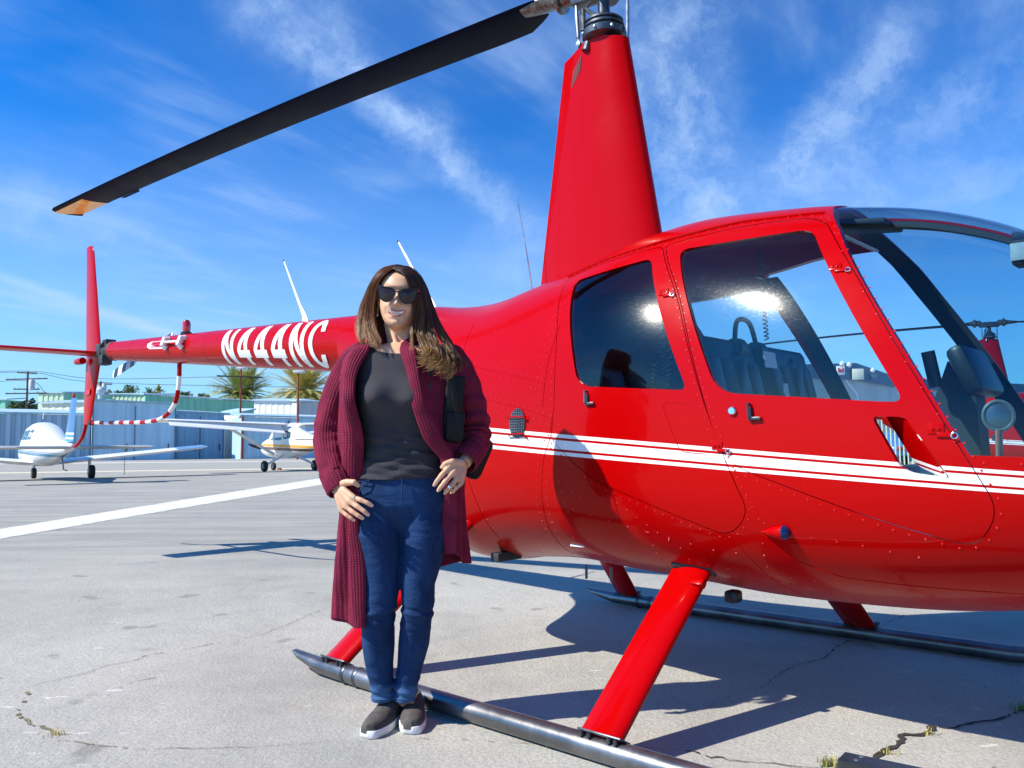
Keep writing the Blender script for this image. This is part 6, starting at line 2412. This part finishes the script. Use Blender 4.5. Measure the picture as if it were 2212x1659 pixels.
hangar('hangar', 'narrow sunlit white hangar bay left of the rust coloured post', 484, 892, 522, 893, 118, 114, 'sheet_white', rib=.8, rd=.05, depth=2)  # white sheets on lit walls, blue and grey on shaded: light put into colour
recv('hangar', 'blue-grey hangar behind the propeller of the high-wing aeroplane', 523, 900, 720, 905, 100, 'sheet_blue', rib=1.4, rd=.06, doors=2, depth=6)
hangar('hangar', 'small cream sunlit gable rising over the ribbed grey-blue hangar', 90, 872, 199, 870, 118, 116, 'sheet_cream', rib=1.2, rd=.04, depth=4)
hangar('hangar', 'green hangar end with sunlight in its colour at the far left of the green roofs', 83, 848.5, 139, 849, 140, 139, 'sheet_green_lit', rib=.9, rd=.10, depth=8)  # paler copy of the green sheet: sunlight put into the colour
recv('hangar', 'green hangar flank with shade in its colour behind the blue fin', 139, 849, 240, 856, 139, 'sheet_green', rib=1.8, rd=.10, depth=8)
hangar('hangar', 'green hangar end with sunlight in its colour beside the long green hangar', 240, 852, 314, 853, 150, 148, 'sheet_green_lit', rib=.9, rd=.10, depth=8)
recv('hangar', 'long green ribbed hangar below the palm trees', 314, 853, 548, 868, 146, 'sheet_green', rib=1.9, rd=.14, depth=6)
hangar('hangar', 'white sunlit hangar wall right of the long green hangar', 549, 866, 641, 868, 135, 133, 'sheet_white', rib=1.0, rd=.05, depth=5)
recv('hangar', 'pale grey hangar just left of the woman\'s sleeve', 643, 868, 720, 871, 130, 'sheet_stone', rib=1.6, rd=.05, depth=6)
hangar('hangar', 'green hangar corner at the far left edge of the view', -60, 863, 14, 864, 150, 149, 'sheet_green', rib=1.5, rd=.10, depth=5)

# office building with its signs beyond the helicopter nose
ob = thing('office_building', 'low grey building with a dark blue fascia and signs, seen through the front window', 'building', trace(1780, 1010, 46.0) * Vector((1, 1, 0)))
bx_ = ob.location.copy()
def OB(u, v, Y): return tuple(trace(u, v, Y) - bx_)
def vert_wall(name, m_, pts_top, Ys, vb=None):
    top_ = [OB(u, v, Y) for (u, v), Y in zip(pts_top, Ys)]
    bot_ = [(p[0], p[1], 0) if vb is None else OB(u, vb[i], Ys[i]) for i, (p, (u, _)) in enumerate(zip(top_, pts_top))]
    n__ = len(top_)
    back = [(p[0] + .5, p[1] + 3.0, p[2]) for p in top_]
    vs = top_ + bot_ + back
    return MB().add(vs, [(i, i + 1, n__ + i + 1, n__ + i) for i in range(n__ - 1)] + [(i, i + 1, 2 * n__ + i + 1, 2 * n__ + i) for i in range(n__ - 1)]).build(name, m_, ob, smooth=0, fix=False)
Y_ = [44, 45.5, 48, 52, 62]
vert_wall('fascia', 'sheet_slate', [(1740, 787), (1849, 784), (1922, 809), (2000, 819), (2260, 832)], Y_, [817, 820, 834, 842, 852])
wl = [(1740, 817), (1849, 820), (1922, 834), (2000, 842), (2260, 852)]
vert_wall('wall', 'sheet_stone', wl, [y + .45 for y in Y_])
def sign_board(name, u0, v0, u1, v1, Y, m_):
    a, b = OB(u0, v0, Y), OB(u1, v1, Y)
    return MB().box(((a[0] + b[0]) / 2, a[1] - .06, (a[2] + b[2]) / 2), (b[0] - a[0], .08, a[2] - b[2]), None, .01).build(name, m_, ob)
sb_ = sign_board('sign', 1806, 791, 1824, 810, 44.6, 'sheet_white')
# the four raised letters of the sign
def letter_strokes(ch):
    return {'B': [[(0, 0), (.18, 0), (.18, 1), (0, 1)], [(.15, .86), (.6, .86), (.6, 1), (.15, 1)], [(.15, .43), (.6, .43), (.6, .57), (.15, .57)], [(.15, 0), (.6, 0), (.6, .14), (.15, .14)], [(.55, .52), (.74, .52), (.74, .95), (.55, .95)], [(.55, .05), (.76, .05), (.76, .48), (.55, .48)]],
            'e': [[(0, .08), (.18, .08), (.18, .62), (0, .62)], [(.1, 0), (.7, 0), (.7, .13), (.1, .13)], [(.1, .57), (.65, .57), (.65, .70), (.1, .70)], [(.1, .29), (.72, .29), (.72, .42), (.1, .42)], [(.56, .38), (.74, .38), (.74, .64), (.56, .64)]],
            'l': [[(0, 0), (.2, 0), (.2, 1), (0, 1)]]}[ch]
a, b = OB(1806, 791, 44.6), OB(1824, 810, 44.6)
hgt_ = (a[2] - b[2]) * .46
cx = a[0] + (b[0] - a[0]) * .12
for chx, wd in (('B', .80), ('e', .80), ('l', .30), ('l', .30)):
    mb = MB()
    for q in letter_strokes(chx):
        mb.prism([(cx + x * hgt_ * .62, b[2] + (a[2] - b[2]) * .30 + z * hgt_) for x, z in q], a[1] - .125, a[1] - .10)
    mb.build('letter', 'sign_red', sb_, smooth=0)
    cx += wd * hgt_ * .66
mp = sign_board('notice_board', 1840, 797, 1865, 820, 45.2, 'sheet_cream')
sign_board('dark_sign', 1878, 809, 1895, 821, 46.2, 'sheet_slate')
for u, v, Y in ((1831, 789, 44.8), (1882, 801, 46.4), (1816, 787, 44.4)):
    p = OB(u, v, Y)
    MB().lathe([(.02, -.16), (.13, -.06), (.14, .06), (.02, .16)], (p[0], p[1] - .2, p[2]), 'Z', 10).build('wall_lamp', 'white_paint', ob)
MB().tube([OB(1828, 822, 45.3), OB(1852, 852, 45.3), OB(1853, 862, 45.3), OB(1846, 864, 45.3)], .05, 6).build('drain_pipe', 'white_paint', ob)
for u in (1885, 1935):
    sign_board('wall_notice', u, 845, u + 9, 852, 48.0, 'paper')

# fence and two cars beyond the far side of the helicopter
fn = thing('picket_fence', 'pale green metal fence with upright bars seen through the open door hatch', 'fence', trace(1900, 1000, 30) * Vector((1, 1, 0)))
mat('fence_paint', (.62, .74, .52), .5)
fx0 = fn.location.x
pm = None
for i in range(44):
    x = -3.3 + i * .15
    big = i % 14 == 7
    me_ = MB().box((0, 0, 1.0 if not big else 1.06), (.035 if not big else .09, .03 if not big else .09, 2.0 if not big else 2.12))
    if big:
        me_.build('post', 'fence_paint', fn, loc=(x, 0, 0))
    else:
        if pm is None:
            pm = me_.mesh('bar', 'fence_paint')
        link('bar', pm, fn, (x, 0, 0))
for z in (.15, 1.85):
    MB().box((0, .035, z), (6.6, .03, .05)).build('rail', 'fence_paint', fn)
def car(name, label, loc, rz, paint):
    root = thing(name, label, 'car', loc, rz, 'cars parked beyond the fence')
    side_ = [(-2.1, .45), (-2.15, .80), (-1.95, .98), (-1.35, 1.02), (-.85, 1.42), (.55, 1.44), (1.20, 1.02), (2.0, .90), (2.18, .70), (2.15, .40)]
    rings = []
    for y, k in ((-.88, .94), (-.80, .985), (0, 1.0), (.80, .985), (.88, .94)):
        rings.append([(x * (k if z < 1.05 else k * .95), y * (1 if z < 1.05 else .82), .3 + (z - .3) * (k if z > .5 else 1)) for x, z in chaikin(side_, 1)])
    MB().loft(rings).build('body', paint, root, smooth=50)
    for s in (-1, 1):
        for pts in ([(-1.10, 1.06), (-.78, 1.36), (-.20, 1.37), (-.20, 1.06)], [(-.12, 1.06), (-.12, 1.37), (.45, 1.37), (.92, 1.06)]):
            vs = [(x, s * (.885 - .42 * (z - 1.0)), z) for x, z in pts] + [(x, s * (.80 - .42 * (z - 1.0)), z) for x, z in pts]
            MB().add(vs, [(0, 1, 2, 3), (7, 6, 5, 4), (0, 4, 5, 1), (1, 5, 6, 2), (2, 6, 7, 3), (3, 7, 4, 0)]).build('window', 'plane_glass', root, smooth=0)
        for x in (-1.35, 1.35):
            wheel(root, (x, s * .80, .31), .31, .20)
        MB().box((-2.12, s * .65, .80), (.06, .25, .16), None, .02).build('tail_light', 'red_lens', root)
        MB().box((2.10, s * .65, .74), (.10, .28, .14), None, .02).build('headlight', 'chrome', root)
    return root
mat('car_blue', (.05, .18, .42), .25, coat=.8)
mat('car_silver', (.55, .57, .60), .25, metal=.5, coat=.8)
car('parked_car', 'blue car parked behind the pale green fence', trace(1905, 1000, 33.5) * Vector((1, 1, 0)), R(100), 'car_blue')
car('parked_car', 'silver car parked behind the pale green fence', trace(1980, 1000, 35.0) * Vector((1, 1, 0)), R(80), 'car_silver')

# ================================================================== POLES, WIRES, TREES
mat('pole_wood', (.16, .085, .055), .9, var=(3, .3))
mat('pole_rust', (.30, .075, .045), .8, var=(4, .25))
mat('wire', (.05, .06, .08), .6)
def pole(label, u, vtop, Y, arms, m_='pole_wood', r_=.16, transformer=None, lamp=None, cat='utility pole', name='utility_pole'):
    b_ = trace(u, 990, Y) * Vector((1, 1, 0))
    zt = trace(u, vtop, Y).z
    root = thing(name, label, cat, b_)
    MB().tube([(0, 0, 0), (.02, 0, zt)], [r_, r_ * .8], 10).build('pole', m_, root)
    for v, hw, tilt in arms:
        z = trace(u, v, Y).z
        a = MB().box((0, -.18, z), (hw * 2, .14, .16), Euler((0, R(tilt), R(12))).to_matrix()).build('crossarm', 'interior_dark' if m_ == 'pole_rust' else 'pole_wood', root)
        for s in (-.9, -.55, .55, .9):
            MB().lathe([(.04, 0), (.07, .06), (.05, .16), (.02, .2)], (s * hw, -.18 + s * hw * .2, z + .08), 'Z', 8).build('insulator', 'sheet_stone', a)
    if transformer:
        z = trace(u, transformer, Y).z
        MB().lathe([(.05, -.75), (.38, -.7), (.40, .6), (.30, .75), (.05, .8)], (.75, -.2, z), 'Z', 14).build('transformer', 'sheet_stone', root)
    if lamp:
        MB().box((.2, -.3, zt + .12), (1.2, .6, .3), None, .06).build('lamp_head', 'sheet_stone', root)
    return root
pole('wooden utility pole with three crossarms and a grey transformer at far left', 53.5, 803, 118, [(806, 1.3, 3), (819, 2.7, -2), (841, 1.7, 0), (850, 2.7, -1)], transformer=832)
pole('utility pole with two crossarms showing just right of the helicopter fin', 213, 824, 150, [(827, 2.0, 2), (830, 2.0, 2)], r_=.22, transformer=838)
pole('rust-brown pole with one dark crossarm in front of the left palm', 517.5, 798, 112, [(814, 3.0, 2)], 'pole_rust', .15, lamp=True)
pole('slim red-brown lamp post left of the woman\'s sleeve', 642, 806, 90, [], 'pole_rust', .14, lamp=True, cat='lamp post', name='lamp_post')
pole('rust coloured post beside the sunlit hangar bay', 522.5, 897, 98.5, [], 'pole_rust', .18, cat='post', name='metal_post')
wr = thing('power_line', 'overhead wires running between the distant utility poles', 'power line', (-60, 118, 0))
for pts in (((-200, 812), (53, 801.5), (213, 818), (517, 813)), ((-200, 818), (53, 804), (213, 826), (700, 838)), ((-150, 838), (53, 822), (100, 850))):
    P = catmull([tuple(trace(u, v, 118) - wr.location) for u, v in pts], 8)
    MB().tube(P, .035, 4).build('wire', 'wire', wr)

def leaf_mat(name, a, b):
    m = bpy.data.materials.new(name)
    m.use_nodes = True
    t = NT(m.node_tree)
    bs = m.node_tree.nodes['Principled BSDF']
    f = t.ramp(t.noise(t.n('ShaderNodeTexCoord').outputs['Object'], 1.3, 3.0), .35, .65)
    t.set(bs, 'Base Color', t.mix(f, c4(a), c4(b)))
    bs.inputs['Roughness'].default_value = .65
    MATS[name] = m
leaf_mat('palm_leaf', (.22, .28, .06), (.50, .48, .14))
leaf_mat('palm_dry', (.62, .48, .13), (.48, .42, .13))
leaf_mat('tree_leaf', (.045, .085, .025), (.10, .15, .04))
leaf_mat('pine_leaf', (.02, .05, .03), (.045, .085, .05))
def palm(label, u, v, Y, R0, n_, dry, seed):
    r_ = np.random.default_rng(seed)
    b_ = trace(u, 990, Y) * Vector((1, 1, 0))
    zc_ = trace(u, v, Y).z
    root = thing('palm_tree', label, 'palm tree', b_, 0, 'palm trees behind the long green hangar')
    MB().tube([(0, 0, 0), (.1, 0, zc_ * .5), (0, 0, zc_)], [.45, .38, .5], 12).build('trunk', 'pole_wood', root)
    mats_ = ['palm_leaf', 'palm_dry']
    for i in range(n_):
        az = r_.random() * 6.28
        el = R(r_.uniform(-15, 82)) if not dry else R(r_.uniform(-45, 75))
        L = R0 * r_.uniform(.85, 1.1)
        droop = r_.uniform(.25, .55) * (1.2 if el < .6 else .8)
        mb = MB()
        pts = []
        for k in range(13):
            t = k / 12
            h_ = Vector((math.cos(az) * math.cos(el), math.sin(az) * math.cos(el), math.sin(el))) * (L * t)
            h_.z -= droop * L * t * t * math.cos(el * .6)
            pts.append(h_ + Vector((0, 0, zc_)))
        mb.tube([tuple(p) for p in pts], [.05 * (1 - t / 14) for t in range(13)], 4)
        for k in range(1, 13):
            for q in (0, .33, .66):
                p = pts[k - 1] * (1 - q) + pts[k] * q
                d_ = (pts[k] - pts[k - 1]).normalized()
                s = d_.cross(Vector((0, 0, 1)))
                s = s.normalized() if s.length > 1e-4 else Vector((1, 0, 0))
                ll = L * .17 * math.sin(math.pi * min(1, (k + q) / 13.5) ** .7) + .06
                for sg in (-1, 1):
                    e = p + (s * sg + d_ * .9 + Vector((0, 0, .15 - .5 * r_.random()))).normalized() * ll
                    wv = d_ * .085
                    mb.add([tuple(p - wv), tuple(p + wv), tuple(e)], [(0, 1, 2)])
        m_ = mats_[1] if (dry and r_.random() < .7) or (el < 0 and r_.random() < .7) else mats_[0]
        mb.build('frond', m_, root, smooth=0, fix=False)
    return root
palm('full green palm with upright fronds behind the dark crossarm pole', 520, 858, 165, 8.8, 170, False, 2)
palm('shaggy palm with drooping golden fronds behind the slim lamp post', 658, 850, 158, 9.2, 210, True, 5)
palm('tiny palm standing among the distant treetops', 340, 843, 230, 2.0, 40, False, 8)
def tree(label, u, v, Y, rx, rz, seed, leaf='tree_leaf', name='tree', n_=900):
    r_ = np.random.default_rng(seed)
    b_ = trace(u, 990, Y) * Vector((1, 1, 0))
    zc_ = trace(u, v, Y).z
    root = thing(name, label, 'tree', b_, 0, 'trees beyond the hangars')
    tk = MB().tube([(0, 0, 0), (.1, 0, zc_ * .6), (0, 0, zc_)], [.4, .3, .12], 8)
    for k in range(5):
        a = r_.random() * 6.28
        tk.tube([(0, 0, zc_ * .75), (math.cos(a) * rx * .6, math.sin(a) * rx * .6, zc_ + r_.uniform(-.2, .5) * rz)], [.14, .04], 5)
    tk.build('trunk', 'pole_wood', root)
    mb = MB()
    cl_ = [(r_.normal(0, .5) * rx, r_.normal(0, .5) * rx, zc_ + r_.normal(0, .42) * rz, r_.uniform(.25, .45)) for _ in range(16)]
    for i in range(n_):
        cx, cy, cz, cr = cl_[r_.integers(len(cl_))]
        p = Vector((cx, cy, cz)) + Vector(r_.normal(0, 1, 3)).normalized() * cr * min(rx, rz * 1.3) * r_.uniform(.5, 1.0)
        s = .16 * max(1, rx / 3) * r_.uniform(.6, 1.3)
        a, b2_ = Vector(r_.normal(0, 1, 3)).normalized() * s, Vector(r_.normal(0, 1, 3)).normalized() * s
        mb.add([tuple(p - a), tuple(p + b2_), tuple(p + a), tuple(p - b2_)], [(0, 1, 2, 3)])
    c = mb.build('crown', leaf, root, smooth=0, fix=False)
    return root
tree('dark layered conifer between the far left hangars', 66, 880, 150, 2.9, 1.6, 3, 'pine_leaf', n_=2200)
tree('sparse yellow-green bush left of the dark conifer', 27, 886, 145, 1.6, 1.4, 4)
tree('rounded distant treetop left of the tiny palm', 281, 848, 230, 3.4, 2.2, 5, n_=1500)
tree('flat pale treetop just right of the fin', 240, 850, 230, 3.0, 1.2, 6)
tree('low treetop touching the tiny palm', 327, 850, 232, 1.8, 1.5, 7)
tree('small yellowish treetop above the long green hangar', 401, 852, 220, 2.6, 1.2, 9)
tree('faint treetop above the middle of the long green hangar', 440, 855, 222, 2.2, .9, 10)
vt = MB().lathe([(.35, 0), (.35, .8), (.6, .9), (.66, 1.35), (.45, 1.7), (.05, 1.8)], (0, 0, 0), 'Z', 16).build('roof_vent', 'sheet_stone', None, loc=trace(217, 862, 120))
tag(vt, 'white turbine vent standing on the pale blue hangar roof', 'roof vent')
